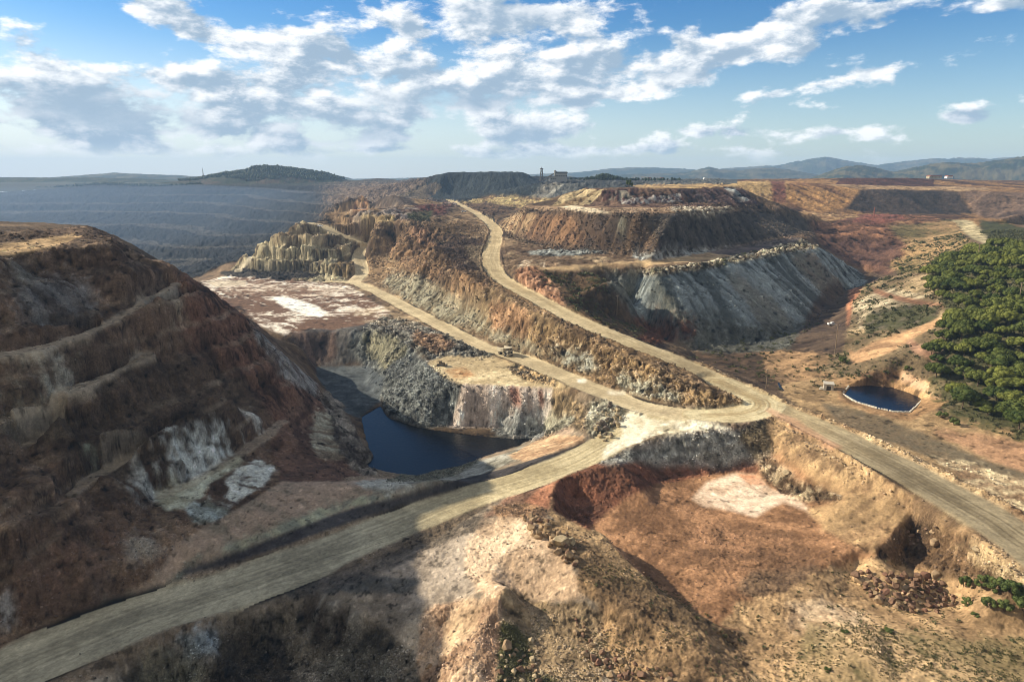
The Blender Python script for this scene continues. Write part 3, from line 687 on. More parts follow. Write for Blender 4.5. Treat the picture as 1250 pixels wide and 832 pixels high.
# bench below the tip
paint([(605, 290), (640, 296), (700, 308), (790, 309), (900, 300), (990, 282), (1000, 292), (900, 318), (800, 330), (700, 330), (620, 330)], (140, 114, 84), (96, 74, 58), 'mix', r=(480, 800), edge=2, ra=.9, reg=TIP)
paint([(612, 328), (620, 308), (640, 312), (700, 312), (745, 314), (745, 322), (700, 330), (640, 330)], (170, 144, 110), (112, 88, 66), 'bigstreak', r=(480, 800), edge=2, ra=1.2)
paint([(640, 306), (720, 305), (745, 309), (700, 312), (650, 312)], (150, 156, 156), (70, 66, 62), 'speck', r=(480, 800), edge=2, ra=2.0)
paint([(632, 327), (640, 317), (652, 316), (645, 328)], (226, 212, 188), (150, 120, 90), 'streak', r=(480, 800), edge=2)
paint([(656, 329), (664, 318), (680, 322), (690, 329)], (222, 206, 184), (150, 120, 90), 'streak', r=(480, 800), edge=2)
paint([(770, 312), (850, 306), (900, 302), (910, 306), (850, 314), (780, 318)], (180, 188, 190), (96, 92, 88), 'speck', r=(480, 800), edge=3, ra=1.4)
paint([(760, 320), (800, 318), (860, 309), (960, 292), (985, 292), (900, 314), (800, 324), (690, 331), (640, 328)], (196, 162, 112), (160, 128, 90), 'fbm', r=(480, 800), edge=1.5, ra=.3, ga=0)
paint([(860, 308), (900, 300), (985, 288), (990, 294), (900, 312)], (112, 96, 92), (88, 76, 74), 'fbm', r=(480, 800), edge=1.5, ra=.4, ga=0)
paint([(730, 334), (790, 330), (860, 320), (930, 306), (980, 293), (1000, 300), (1000, 306), (940, 318), (860, 330), (800, 340), (745, 340)], (196, 182, 148), (96, 78, 56), 'speck', bias=-.15, sharp=1.3, r=(440, 800), edge=2, ra=2.2, veg=.25, rub=.9, C=(78, 76, 48))
# grey tip face
paint([(735, 337), (800, 336), (860, 329), (930, 315), (1002, 302), (1052, 334), (1058, 345), (1010, 385), (960, 425), (900, 432), (860, 425), (800, 400), (770, 385), (760, 360)], (138, 150, 156), (84, 92, 94), 'bigstreak', bias=.0, sharp=1.2, r=(380, 800), edge=2, ra=.9, ga=1.5, reg=5, rub=.25)
paint([(780, 350), (800, 348), (890, 425), (850, 425)], (150, 138, 106), (120, 116, 96), 'bigstreak', r=(380, 800), edge=5, op=.5)
paint([(880, 340), (905, 332), (980, 410), (950, 420)], (112, 98, 74), (150, 150, 140), 'bigstreak', r=(380, 800), edge=6, op=.6)
paint([(965, 312), (990, 308), (1035, 355), (1010, 372)], (116, 92, 66), (130, 124, 108), 'bigstreak', r=(380, 800), edge=5, op=.75)
paint([(800, 395), (860, 385), (960, 400), (1010, 380), (1000, 400), (960, 432), (900, 438), (850, 432)], (74, 72, 62), (104, 104, 96), 'speck', r=(360, 700), edge=8, ra=1.2, veg=.25, op=.85)
paint([(762, 388), (800, 392), (855, 390), (850, 412), (800, 420), (770, 412)], (112, 66, 46), (80, 50, 38), 'streak', r=(360, 700), edge=5, ra=1.5, ga=1.5)
paint([(648, 330), (730, 332), (745, 345), (760, 385), (790, 405), (780, 412), (740, 402), (700, 380), (660, 350)], (110, 84, 56), (80, 62, 42), 'mix', r=(360, 640), edge=3, ra=1.0, veg=.5, C=(64, 66, 36))
paint([(628, 330), (655, 327), (675, 345), (690, 375), (660, 362), (636, 348)], (214, 160, 122), (164, 112, 78), 'mix', r=(360, 640), edge=3, ra=2.4, ga=1.5)
paint([(735, 345), (770, 338), (780, 355), (765, 372), (750, 360)], (90, 88, 78), (120, 120, 112), 'bigstreak', r=(360, 640), edge=4)
# valley floor
paint([(800, 425), (860, 432), (960, 430), (1000, 440), (1000, 475), (960, 480), (900, 455), (830, 432)], (98, 74, 54), (70, 56, 44), 'mix', r=(330, 620), edge=4, ra=.6, veg=.35, reg=0)
paint([(960, 430), (1005, 350), (1030, 345), (1040, 360), (1042, 400), (1030, 432), (990, 440)], (92, 74, 60), (66, 52, 46), 'streak', r=(330, 700), edge=4, ra=.5, ga=1.5)
paint([(930, 432), (985, 428), (1020, 436), (1040, 470), (1010, 480), (970, 470), (935, 460)], (176, 136, 90), (128, 100, 68), 'fbm', r=(300, 620), edge=6, ra=.5, veg=.25)
# red cut
paint([(985, 262), (1060, 256), (1130, 260), (1160, 275), (1120, 310), (1080, 335), (1052, 330), (1000, 298)], (150, 102, 70), (100, 68, 52), 'strata', r=(500, 1150), edge=3, ra=1.3, ga=2.5, reg=6)
paint([(1000, 290), (1100, 298), (1102, 326), (1080, 335), (1050, 325), (1010, 305)], (110, 76, 62), (84, 58, 52), 'strata', r=(500, 1150), edge=3, ra=.8)
paint([(1048, 262), (1100, 258), (1105, 268), (1070, 275), (1040, 272)], (142, 82, 66), (112, 70, 56), 'fbm', r=(500, 1150), edge=2)
paint([(1080, 275), (1165, 268), (1185, 300), (1150, 330), (1100, 335), (1085, 325), (1110, 300)], (168, 132, 84), (110, 98, 58), 'patch', r=(450, 1150), edge=5, ra=.7, veg=.5)
paint([(985, 250), (1040, 258), (1050, 265), (1000, 272), (975, 262)], (190, 150, 98), (140, 104, 68), 'fbm', r=(600, 1150), edge=2)
paint([(1162, 268), (1182, 268), (1215, 290), (1245, 305), (1215, 305), (1185, 290)], (206, 186, 140), (150, 136, 96), 'streak', r=(450, 1150), edge=2, ra=.4)
paint([(1195, 268), (1300, 285), (1300, 330), (1230, 310), (1200, 285)], (52, 58, 36), (74, 72, 48), 'speck', r=(450, 1300), edge=3, veg=.9)
# scrub hill between valley and pines
paint([(1040, 340), (1085, 333), (1160, 335), (1180, 380), (1150, 470), (1100, 470), (1030, 462), (1000, 450), (1030, 425), (1040, 390)], (178, 150, 108), (120, 100, 70), 'patch', r=(250, 700), edge=4, ra=.6, veg=.45, reg=7)
paint([(1042, 370), (1085, 352), (1130, 360), (1140, 390), (1100, 400), (1075, 405), (1045, 400)], (196, 178, 144), (120, 104, 78), 'mix', r=(250, 700), edge=5, veg=.35)
paint([(1060, 380), (1140, 370), (1150, 395), (1100, 402), (1055, 408)], (110, 98, 80), (78, 76, 58), 'speck', r=(250, 700), edge=5, veg=.9)
paint([(1035, 425), (1045, 430), (1060, 420), (1130, 395), (1170, 376), (1180, 382), (1130, 405), (1085, 430), (1040, 445)], (196, 150, 100), (160, 120, 80), 'fbm', r=(250, 700), edge=2, ra=.2, veg=0)
paint([(1064, 350), (1100, 362), (1170, 374), (1170, 379), (1095, 368), (1068, 358)], (150, 104, 72), (120, 84, 60), 'fbm', r=(250, 700), edge=1.5, ra=.2, veg=0)
paint([(1112, 412), (1128, 425), (1145, 432), (1140, 440), (1118, 432), (1106, 418)], (186, 138, 104), (140, 100, 74), 'fbm', r=(250, 700), edge=1.5, ra=.2, veg=0)
paint([(1036, 350), (1056, 340), (1052, 350), (1040, 375), (1036, 400), (1034, 380)], (196, 128, 84), (150, 92, 62), 'fbm', r=(250, 700), edge=2, veg=.1)
# forest floor
paint([(1135, 330), (1160, 300), (1400, 290), (1400, 560), (1240, 540), (1150, 505), (1130, 478), (1150, 440), (1160, 400)], (120, 104, 74), (78, 74, 50), 'speck', r=(150, 650), edge=4, ra=.5, veg=.9, reg=7)
# plain with the pond
paint([(945, 470), (1000, 462), (1030, 462), (1150, 500), (1400, 570), (1400, 720), (1230, 630), (1080, 560), (1000, 520)], (176, 142, 94), (148, 118, 78), 'fbm', r=(150, 480), edge=4, ra=.3, ga=.2, reg=0)
paint([(1130, 520), (1400, 560), (1400, 640), (1200, 560)], (178, 132, 92), (140, 104, 74), 'mix', r=(150, 480), edge=6, ra=.3)
paint([(1000, 490), (1060, 502), (1130, 528), (1200, 560), (1400, 620), (1400, 640), (1180, 575), (1100, 545), (1030, 520)], (104, 92, 72), (128, 108, 80), 'fbm', r=(150, 480), edge=3, ra=.15, ga=0)
paint([(1130, 552), (1300, 600), (1400, 650), (1400, 700), (1250, 640), (1190, 600)], (206, 184, 142), (150, 118, 84), 'mix', r=(150, 480), edge=5, ra=.5, rub=.3)
paint([(1022, 462), (1050, 454), (1100, 452), (1140, 470), (1158, 490), (1112, 512), (1060, 505), (1022, 486)], (190, 146, 92), (160, 120, 76), 'fbm', r=(150, 480), edge=2, ra=.2)
paint([(1040, 456), (1060, 453), (1100, 451), (1098, 465), (1062, 466)], (120, 86, 60), (90, 66, 48), 'streak', r=(150, 480), edge=1.5, ga=1)
paint([(1100, 452), (1110, 456), (1150, 480), (1150, 488), (1120, 474), (1100, 464)], (214, 172, 130), (180, 136, 98), 'streak', r=(150, 480), edge=1.5)
# berm along the upper road
paint([(830, 436), (870, 452), (960, 492), (1060, 530), (1160, 580), (1400, 700), (1400, 730), (1250, 650), (1150, 598), (1050, 548), (960, 508), (905, 480), (850, 450)], (206, 172, 122), (144, 110, 74), 'mix', r=(130, 440), edge=3, ra=.9, ga=.4, rub=.6)

# --- ridge between the roads
MID = 8
paint([(398, 262), (430, 235), (545, 240), (560, 250), (600, 268), (605, 300), (598, 330), (640, 356), (800, 428), (900, 480), (890, 500), (780, 488), (690, 452), (600, 418), (540, 392), (462, 350), (440, 330), (455, 300), (420, 280)], (156, 124, 84), (106, 82, 56), 'mix', r=(280, 1250), edge=2, ra=.85, ga=1.3, reg=MID, rub=.5)
RIDGEFIX = True
paint([(470, 335), (520, 335), (560, 360), (620, 392), (680, 425), (680, 440), (600, 414), (540, 390), (470, 350)], (172, 166, 142), (124, 112, 86), 'streak', r=(280, 1250), edge=6, ra=1.0, ga=1.2)
paint([(520, 345), (600, 355), (700, 410), (700, 430), (620, 400), (560, 370)], (180, 154, 108), (126, 102, 70), 'mix', r=(280, 900), edge=6, ra=1.0, ga=1.2)
paint([(470, 300), (500, 275), (560, 290), (575, 325), (600, 352), (560, 360), (500, 330)], (168, 128, 86), (104, 80, 56), 'mix', r=(280, 1250), edge=5, ra=1.4, ga=1.1)
paint([(495, 275), (510, 268), (530, 290), (520, 305)], (180, 134, 98), (122, 90, 66), 'streak', r=(280, 1250), edge=4, ra=2.4)
paint([(600, 365), (640, 375), (660, 395), (640, 412), (600, 400)], (190, 144, 100), (138, 102, 70), 'mix', r=(280, 900), edge=5, ra=1.6)
paint([(520, 290), (560, 284), (590, 292), (595, 330), (560, 330)], (92, 70, 56), (70, 54, 46), 'mix', r=(280, 1250), edge=3, ra=1.4)
paint([(566, 300), (598, 300), (602, 340), (588, 330), (575, 318)], (128, 108, 78), (104, 86, 64), 'fbm', r=(280, 1000), edge=2, ra=.4)
paint([(400, 262), (470, 262), (540, 268), (520, 276), (480, 284), (440, 280)], (140, 112, 84), (86, 66, 52), 'strata', r=(280, 1250), edge=3, ra=2.0)
paint([(425, 256), (445, 238), (452, 238), (448, 256), (432, 258)], (232, 176, 112), (176, 110, 66), 'streak', r=(700, 1500), edge=2)
paint([(450, 238), (500, 240), (510, 250), (470, 256), (450, 254)], (90, 76, 68), (66, 56, 54), 'mix', r=(700, 1500), edge=2)
paint([(430, 258), (470, 256), (560, 248), (545, 262), (500, 268), (430, 268)], (166, 150, 142), (100, 76, 70), 'bigstreak', r=(700, 1500), edge=3, ra=2.5)
paint([(505, 250), (550, 250), (545, 262), (515, 262)], (110, 62, 56), (88, 60, 52), 'speck', r=(700, 1500), edge=3)
paint([(440, 263), (480, 264), (482, 272), (445, 272)], (196, 172, 112), (150, 124, 80), 'fbm', r=(700, 1500), edge=2)
paint([(495, 260), (528, 258), (525, 270), (500, 270)], (60, 70, 48), (90, 80, 60), 'speck', r=(700, 1500), edge=2)
# rubble bank above the lower road
paint([(640, 395), (700, 412), (800, 450), (870, 478), (930, 492), (905, 502), (860, 498), (800, 488), (740, 466), (690, 447), (650, 420)], (188, 152, 98), (112, 88, 60), 'speck', r=(280, 500), edge=4, ra=1.8, rub=1.0)
paint([(668, 420), (720, 432), (735, 455), (700, 448), (670, 432)], (176, 176, 162), (120, 112, 90), 'speck', r=(280, 500), edge=5)
paint([(750, 455), (800, 470), (840, 492), (790, 486), (750, 470)], (190, 186, 164), (120, 110, 86), 'speck', r=(280, 500), edge=5)
# quarry terraces
paint([(283, 330), (305, 308), (330, 288), (378, 270), (430, 296), (425, 312), (440, 325), (420, 345), (350, 342), (300, 334)], (190, 176, 138), (104, 90, 68), 'mix', sharp=1.3, r=(700, 1000), edge=1.5, ra=2.6, ga=.5, reg=9, rub=.3)
paint([(330, 290), (378, 272), (425, 296), (420, 306), (380, 300), (335, 300)], (160, 140, 106), (108, 86, 62), 'mix', r=(700, 1000), edge=2)
paint([(400, 330), (420, 312), (440, 318), (440, 335), (420, 342)], (140, 116, 76), (84, 68, 50), 'streak', r=(700, 1000), edge=2)
paint([(268, 334), (290, 328), (340, 322), (375, 330), (388, 338), (340, 344), (290, 342)], (66, 62, 60), (50, 46, 48), 'mix', r=(700, 960), edge=2, ra=1.8, reg=9)
paint([(285, 332), (302, 314), (312, 306), (308, 316), (295, 332)], (196, 184, 160), (170, 156, 130), 'fbm', r=(700, 1000), edge=1, ra=.2, ga=0)

# --- evaporation ground
EV_ = 10
paint([(240, 336), (300, 338), (345, 342), (400, 345), (430, 350), (475, 380), (470, 392), (440, 398), (410, 408), (345, 408), (310, 396), (270, 370)], (226, 214, 200), (118, 86, 66), 'mix', bias=-.15, sharp=1.8, r=(430, 860), edge=2, ra=.12, ga=0, reg=EV_)
paint([(262, 345), (330, 345), (420, 352), (400, 362), (330, 360), (280, 360)], (204, 182, 160), (140, 106, 84), 'mix', r=(430, 860), edge=3, op=.6)
paint([(330, 362), (350, 362), (385, 372), (400, 382), (390, 387), (368, 383), (345, 374)], (246, 244, 236), (226, 218, 206), 'fbm', bias=.4, r=(430, 860), edge=1.5)
paint([(250, 343), (300, 342), (300, 348), (262, 350)], (206, 190, 166), (186, 166, 140), 'fbm', r=(430, 860), edge=1)
paint([(375, 402), (405, 402), (440, 396), (470, 388), (480, 400), (440, 440), (400, 446), (380, 444), (355, 410)], (96, 92, 90), (70, 68, 70), 'streak', r=(350, 560), edge=2, ra=.6, ga=.8)
paint([(350, 405), (412, 405), (410, 440), (380, 444)], (112, 88, 78), (84, 68, 62), 'streak', r=(350, 560), edge=3)
# rubble heap along the lower road and dark tips into the lake
LK = 11
paint([(470, 385), (500, 392), (560, 416), (600, 432), (604, 438), (570, 442), (530, 438), (490, 425), (440, 405)], (150, 146, 134), (72, 66, 60), 'speck', r=(340, 560), edge=4, ra=2.0, rub=1.0, reg=LK)
paint([(505, 405), (545, 412), (560, 424), (530, 432), (505, 420)], (176, 136, 96), (110, 84, 62), 'speck', r=(340, 560), edge=4)
paint([(430, 402), (480, 412), (523, 440), (555, 466), (568, 470), (555, 500), (549, 528), (509, 522), (475, 511), (462, 480), (450, 450), (425, 425)], (128, 134, 134), (84, 88, 90), 'speck', bias=.0, r=(330, 540), edge=3, ra=1.1, ga=1.2, rub=1.0, reg=LK)
paint([(440, 405), (480, 410), (500, 430), (470, 450), (445, 430)], (164, 158, 128), (100, 100, 84), 'streak', r=(330, 540), edge=4)
paint([(385, 447), (450, 446), (468, 460), (465, 490), (440, 511), (415, 500), (386, 458)], (92, 100, 106), (72, 80, 88), 'fbm', r=(330, 540), edge=1.5, ra=.3, ga=.2, reg=LK)
paint([(523, 441), (545, 434), (600, 436), (616, 440), (650, 452), (700, 474), (672, 476), (640, 473), (600, 472), (568, 470), (530, 455)], (214, 192, 146), (186, 162, 118), 'fbm', r=(330, 460), edge=2, ra=.2, ga=0, reg=12)
paint([(538, 452), (565, 448), (585, 458), (560, 462)], (170, 122, 72), (196, 160, 110), 'speck', r=(330, 460), edge=3)
paint([(618, 446), (640, 448), (680, 466), (682, 472), (650, 466), (625, 456)], (190, 156, 104), (80, 72, 62), 'speck', r=(330, 460), edge=2, ra=1.5, rub=1.0)
paint([(566, 469), (600, 471), (640, 472), (674, 474), (676, 512), (664, 536), (595, 534), (545, 530), (555, 500)], (234, 216, 204), (186, 164, 150), 'streak', bias=.2, r=(300, 420), edge=2, ra=.6, ga=.35, rub=.6, reg=13)
paint([(600, 505), (625, 495), (676, 505), (664, 537), (600, 535)], (176, 178, 176), (124, 128, 130), 'speck', r=(300, 420), edge=6, ra=1.0, rub=1.0)
paint([(620, 472), (632, 472), (636, 495), (626, 496)], (128, 80, 62), (160, 112, 96), 'streak', r=(300, 420), edge=2)
paint([(655, 474), (662, 474), (668, 496), (660, 500)], (128, 80, 62), (160, 112, 96), 'streak', r=(300, 420), edge=2)
paint([(674, 474), (700, 484), (716, 500), (722, 528), (700, 520), (664, 536), (674, 510)], (170, 142, 100), (108, 92, 68), 'speck', r=(280, 420), edge=3, ra=1.0, rub=.9, reg=13)
paint([(668, 510), (700, 505), (700, 516), (664, 535)], (176, 172, 150), (110, 104, 84), 'speck', r=(280, 420), edge=4)
paint([(715, 490), (745, 488), (764, 502), (765, 520), (740, 545), (724, 534), (716, 520), (722, 505)], (196, 190, 166), (120, 114, 94), 'speck', r=(240, 360), edge=3, ra=1.3, rub=1.0)

# --- the left hill
HL = 14
HILLPOLY = [(-3000, 260), (-60, 285), (60, 280), (106, 276), (130, 285), (170, 310), (215, 328), (240, 330), (262, 352), (300, 378), (345, 432), (386, 468), (400, 500), (430, 560), (420, 590), (345, 590), (290, 622), (215, 665), (190, 706), (130, 740), (60, 768), (-200, 860), (-3000, 1500)]
paint(HILLPOLY, (138, 108, 84), (74, 57, 47), 'mix', sharp=1.6, r=(90, 640), edge=2, ra=.8, ga=1.5, reg=HL, rub=.2)
paint(HILLPOLY, (92, 70, 54), (156, 128, 100), 'strata', bias=.45, sharp=2.2, r=(90, 640), edge=2, op=.55)
paint([(215, 332), (262, 350), (345, 432), (386, 470), (400, 520), (340, 520), (300, 470), (200, 420), (215, 370)], (122, 82, 62), (74, 50, 40), 'mix', sharp=1.6, r=(90, 640), edge=8, op=.85)
paint([(100, 440), (260, 430), (330, 500), (260, 560), (150, 600), (60, 560)], (84, 68, 52), (58, 48, 40), 'strata', r=(90, 640), edge=14, op=.6)
paint([(20, 345), (90, 340), (130, 360), (115, 395), (60, 410), (20, 380)], (134, 134, 136), (88, 82, 80), 'streak', r=(90, 640), edge=12, op=.75)
paint([(0, 320), (40, 320), (50, 350), (0, 345)], (130, 130, 122), (90, 80, 70), 'streak', r=(90, 640), edge=8, op=.6)
paint([(20, 445), (60, 432), (100, 430), (120, 450), (70, 480), (25, 478)], (176, 176, 164), (110, 98, 80), 'streak', r=(90, 640), edge=8, op=.85)
paint([(190, 378), (215, 362), (238, 385), (222, 398), (200, 395)], (160, 146, 122), (100, 80, 64), 'streak', r=(90, 640), edge=5, op=.7)
paint([(-10, 480), (40, 475), (100, 505), (60, 540), (-10, 535)], (118, 108, 88), (80, 70, 58), 'mix', r=(90, 640), edge=12, op=.7)
paint([(130, 545), (190, 540), (210, 560), (170, 590), (120, 580)], (110, 92, 72), (70, 60, 50), 'mix', r=(90, 640), edge=8, op=.5)
paint([(100, 545), (120, 540), (124, 556), (104, 560)], (150, 160, 134), (90, 90, 76), 'speck', r=(90, 640), edge=4)
paint([(200, 540), (235, 525), (270, 525), (280, 550), (265, 572), (235, 585), (205, 580)], (206, 214, 214), (110, 98, 84), 'streak', bias=.15, sharp=1.5, r=(90, 640), edge=7, ga=1.8)
paint([(150, 570), (200, 560), (215, 590), (190, 610), (150, 600)], (176, 178, 174), (84, 64, 52), 'streak', sharp=1.5, r=(90, 640), edge=8)
paint([(285, 500), (310, 495), (320, 520), (300, 525)], (196, 196, 190), (80, 62, 52), 'streak', sharp=1.5, r=(90, 640), edge=5)
paint([(190, 600), (240, 585), (290, 555), (300, 562), (262, 590), (225, 622), (195, 620)], (196, 200, 180), (160, 156, 130), 'fbm', r=(90, 640), edge=5, ra=.5)
paint([(245, 618), (262, 600), (290, 572), (310, 560), (335, 572), (325, 592), (300, 606), (275, 624), (250, 638)], (216, 220, 214), (110, 92, 78), 'streak', bias=.25, sharp=1.4, r=(90, 640), edge=4, ga=1.5)
paint([(225, 618), (255, 612), (285, 625), (262, 640), (235, 640)], (176, 190, 192), (120, 124, 112), 'streak', r=(90, 640), edge=5)
paint([(250, 592), (275, 580), (280, 605), (262, 618)], (74, 56, 46), (96, 74, 60), 'streak', r=(90, 640), edge=4)
paint([(150, 660), (190, 650), (205, 665), (170, 690), (145, 680)], (166, 160, 148), (84, 66, 56), 'mix', r=(90, 640), edge=8, op=.7)
paint([(90, 690), (140, 690), (140, 725), (100, 730)], (130, 112, 100), (80, 64, 56), 'mix', r=(90, 640), edge=8, op=.7)
paint(oval(8, 745, 12, 12), (200, 206, 214), (120, 110, 100), 'speck', r=(90, 640), edge=4)
paint([(0, 690), (60, 650), (140, 640), (160, 680), (60, 740), (0, 740)], (110, 78, 60), (66, 50, 42), 'mix', r=(90, 640), edge=14, op=.6)
paint([(310, 400), (345, 430), (386, 468), (390, 485), (372, 480), (340, 455), (310, 415)], (150, 150, 148), (92, 80, 74), 'strata', r=(90, 640), edge=5, op=.85)
paint([(370, 480), (400, 500), (425, 555), (440, 580), (410, 585), (345, 590), (330, 560), (340, 520)], (128, 94, 74), (92, 66, 54), 'strata', r=(90, 640), edge=5)
paint([(385, 505), (400, 500), (412, 530), (425, 558), (395, 562), (378, 545)], (176, 172, 150), (130, 112, 90), 'streak', r=(90, 640), edge=5)
paint([(345, 560), (360, 553), (395, 560), (420, 590), (345, 592)], (110, 78, 60), (84, 62, 52), 'fbm', r=(90, 640), edge=4, ra=.4)
paint([(398, 478), (418, 495), (432, 520), (445, 545), (460, 560), (460, 585), (430, 575), (412, 545), (398, 505), (390, 485)], (156, 146, 134), (84, 74, 68), 'strata', r=(260, 420), edge=3, ra=1.4, ga=1.2)
paint([(-20, 300), (40, 292), (90, 284), (100, 288), (70, 300), (20, 312), (-20, 314)], (200, 160, 104), (150, 120, 76), 'fbm', r=(200, 500), edge=2, ra=.3, ga=0, C=(84, 92, 44))
# --- flats by the lower left road
FL = 15
paint([(-60, 870), (0, 790), (60, 768), (130, 738), (190, 706), (215, 664), (290, 622), (320, 603), (345, 588), (420, 588), (460, 584), (515, 584), (604, 553), (664, 534), (690, 520), (724, 534), (720, 545), (617, 572), (536, 592), (415, 627), (280, 680), (200, 716), (104, 775), (0, 830)], (164, 138, 116), (134, 120, 100), 'mix', r=(90, 330), edge=2, ra=.25, ga=.3, reg=FL)
paint([(320, 650), (380, 625), (460, 600), (530, 588), (536, 592), (415, 625), (280, 680), (230, 692), (280, 665)], (160, 160, 130), (128, 132, 116), 'streak', r=(90, 330), edge=5)
paint([(430, 590), (530, 582), (604, 556), (664, 536), (650, 555), (560, 588), (470, 606)], (170, 168, 158), (128, 124, 110), 'fbm', r=(90, 330), edge=5, ra=.4)
paint([(620, 555), (670, 530), (710, 532), (715, 542), (640, 564)], (208, 172, 130), (170, 130, 92), 'mix', r=(90, 330), edge=4)
paint([(500, 575), (550, 572), (590, 560), (560, 578), (520, 588), (470, 590)], (92, 94, 80), (130, 128, 110), 'speck', r=(90, 330), edge=4, ra=.8, rub=1.0)
paint([(120, 742), (200, 712), (250, 672), (260, 672), (225, 705), (130, 760)], (110, 110, 96), (78, 84, 72), 'mix', r=(90, 330), edge=4, ra=.6)
paint([(222, 694), (280, 676), (415, 625), (536, 590), (617, 571), (700, 544), (722, 536), (724, 543), (700, 555), (617, 584), (536, 604), (415, 642), (280, 690), (226, 702)], (70, 66, 68), (58, 54, 58), 'fbm', r=(90, 330), edge=1.0, soft=1.3, ra=.15, ga=0)  # ditch face turned from the sun, its shade painted in as dark colour
# --- foreground
FG = 16
paint([(104, 834), (236, 771), (330, 728), (450, 688), (530, 660), (590, 622), (620, 608), (678, 578), (676, 604), (674, 622), (704, 634), (740, 655), (802, 716), (842, 742), (900, 770), (960, 900), (60, 900)], (176, 158, 136), (130, 116, 100), 'mix', r=(60, 300), edge=2, ra=.3, ga=.3, reg=FG)
paint([(450, 700), (520, 668), (600, 640), (640, 660), (610, 700), (540, 745), (480, 740)], (178, 160, 142), (146, 130, 114), 'fbm', r=(60, 300), edge=5, ra=.2)
paint([(600, 620), (660, 625), (700, 690), (730, 730), (620, 735), (580, 720), (560, 690)], (230, 196, 160), (192, 158, 124), 'mix', r=(60, 300), edge=6, ra=.35)
paint([(350, 715), (440, 700), (520, 706), (500, 725), (420, 722), (350, 730)], (104, 100, 96), (84, 82, 80), 'fbm', r=(60, 300), edge=4, ra=.3)
paint([(620, 608), (678, 579), (676, 622), (640, 622), (590, 632)], (190, 124, 84), (150, 94, 64), 'fbm', r=(60, 300), edge=3, ra=.3)
paint([(520, 740), (580, 730), (618, 715), (612, 760), (605, 840), (540, 860), (505, 840)], (214, 178, 142), (172, 134, 102), 'streak', r=(60, 300), edge=5, ra=.7, ga=.6)
paint([(545, 762), (560, 740), (590, 730), (575, 770), (540, 800)], (206, 176, 134), (170, 138, 102), 'fbm', r=(60, 300), edge=5, ra=.3, op=.7)
paint([(612, 716), (660, 735), (720, 735), (760, 750), (760, 780), (700, 900), (600, 900), (608, 760)], (170, 142, 102), (112, 92, 68), 'mix', r=(60, 300), edge=5, ra=.6, veg=.3, rub=.6, C=(86, 84, 46))
paint([(700, 690), (760, 690), (860, 745), (900, 765), (960, 860), (760, 880), (740, 790), (745, 745), (710, 720)], (180, 142, 94), (126, 98, 66), 'mix', r=(60, 300), edge=6, ra=.55, ga=.6, veg=.35, rub=.2, C=(92, 88, 54))
paint([(640, 625), (700, 640), (760, 690), (800, 725), (760, 725), (700, 690)], (180, 142, 92), (116, 92, 62), 'streak', r=(60, 300), edge=4, ra=.5, ga=.6)
paint([(674, 604), (690, 618), (740, 648), (802, 712), (842, 738), (890, 765), (850, 775), (790, 735), (735, 672), (690, 645), (668, 628)], (176, 142, 96), (126, 100, 68), 'mix', r=(60, 300), edge=3, ra=.5)
paint([(480, 670), (535, 655), (600, 620), (680, 578), (678, 583), (600, 640), (530, 668), (450, 705), (330, 742), (236, 785), (200, 795), (236, 775), (340, 728)], (98, 86, 76), (76, 68, 62), 'speck', r=(60, 300), edge=2.5, ra=.5, op=.7)
paint([(600, 618), (640, 612), (672, 620), (665, 632), (610, 632)], (176, 132, 88), (116, 88, 64), 'speck', r=(60, 300), edge=3, ra=.5, rub=.5)
# bottom-left pit
paint([(230, 775), (330, 740), (390, 742), (470, 765), (510, 800), (520, 860), (100, 870), (170, 805)], (136, 124, 106), (72, 64, 54), 'mix', sharp=1.5, r=(60, 200), edge=3, ra=1.0, ga=1.2, rub=.3)
paint([(195, 790), (235, 772), (270, 775), (265, 800), (225, 808)], (150, 166, 180), (96, 104, 108), 'streak', r=(60, 200), edge=5)
paint([(370, 730), (410, 730), (450, 750), (440, 800), (400, 790), (370, 770)], (140, 132, 120), (72, 60, 50), 'streak', r=(60, 200), edge=6, ga=1.8)
paint([(390, 795), (440, 785), (480, 800), (480, 860), (390, 860)], (140, 134, 116), (100, 92, 78), 'streak', r=(60, 200), edge=8)
paint([(180, 800), (230, 795), (260, 830), (200, 860), (130, 860)], (130, 128, 104), (96, 96, 80), 'mix', r=(60, 200), edge=6, op=.7)
paint([(270, 770), (350, 765), (365, 850), (240, 870)], (80, 70, 60), (58, 52, 48), 'speck', r=(60, 200), edge=8)
# red basin
RB = 17
paint([(676, 582), (745, 560), (780, 546), (835, 530), (900, 520), (938, 510), (1000, 560), (1060, 605), (1118, 620), (1068, 680), (1000, 700), (960, 725), (905, 770), (880, 765), (800, 716), (735, 652), (674, 622)], (174, 124, 80), (132, 92, 58), 'mix', r=(100, 330), edge=2, ra=.25, ga=.3, reg=RB)
paint([(676, 580), (745, 560), (835, 550), (920, 560), (930, 578), (870, 580), (800, 592), (745, 620), (720, 648), (674, 622)], (132, 80, 54), (100, 64, 46), 'streak', r=(100, 330), edge=3, ra=.7, ga=.8)
paint([(728, 566), (770, 548), (835, 528), (900, 521), (938, 510), (965, 522), (955, 545), (930, 560), (880, 570), (800, 566)], (164, 164, 158), (112, 112, 108), 'speck', r=(100, 330), edge=3, ra=.7, ga=.8, rub=1.0)
paint([(895, 524), (938, 508), (968, 524), (960, 550), (915, 560)], (104, 90, 66), (76, 66, 50), 'speck', r=(100, 330), edge=4)
paint([(846, 609), (863, 589), (897, 579), (923, 581), (940, 596), (957, 602), (974, 606), (990, 622), (1010, 640), (985, 622), (957, 612), (940, 619), (925, 631), (897, 624), (860, 618)], (234, 204, 176), (214, 178, 146), 'fbm', bias=.2, r=(100, 330), edge=2.5, ra=.05, ga=0)
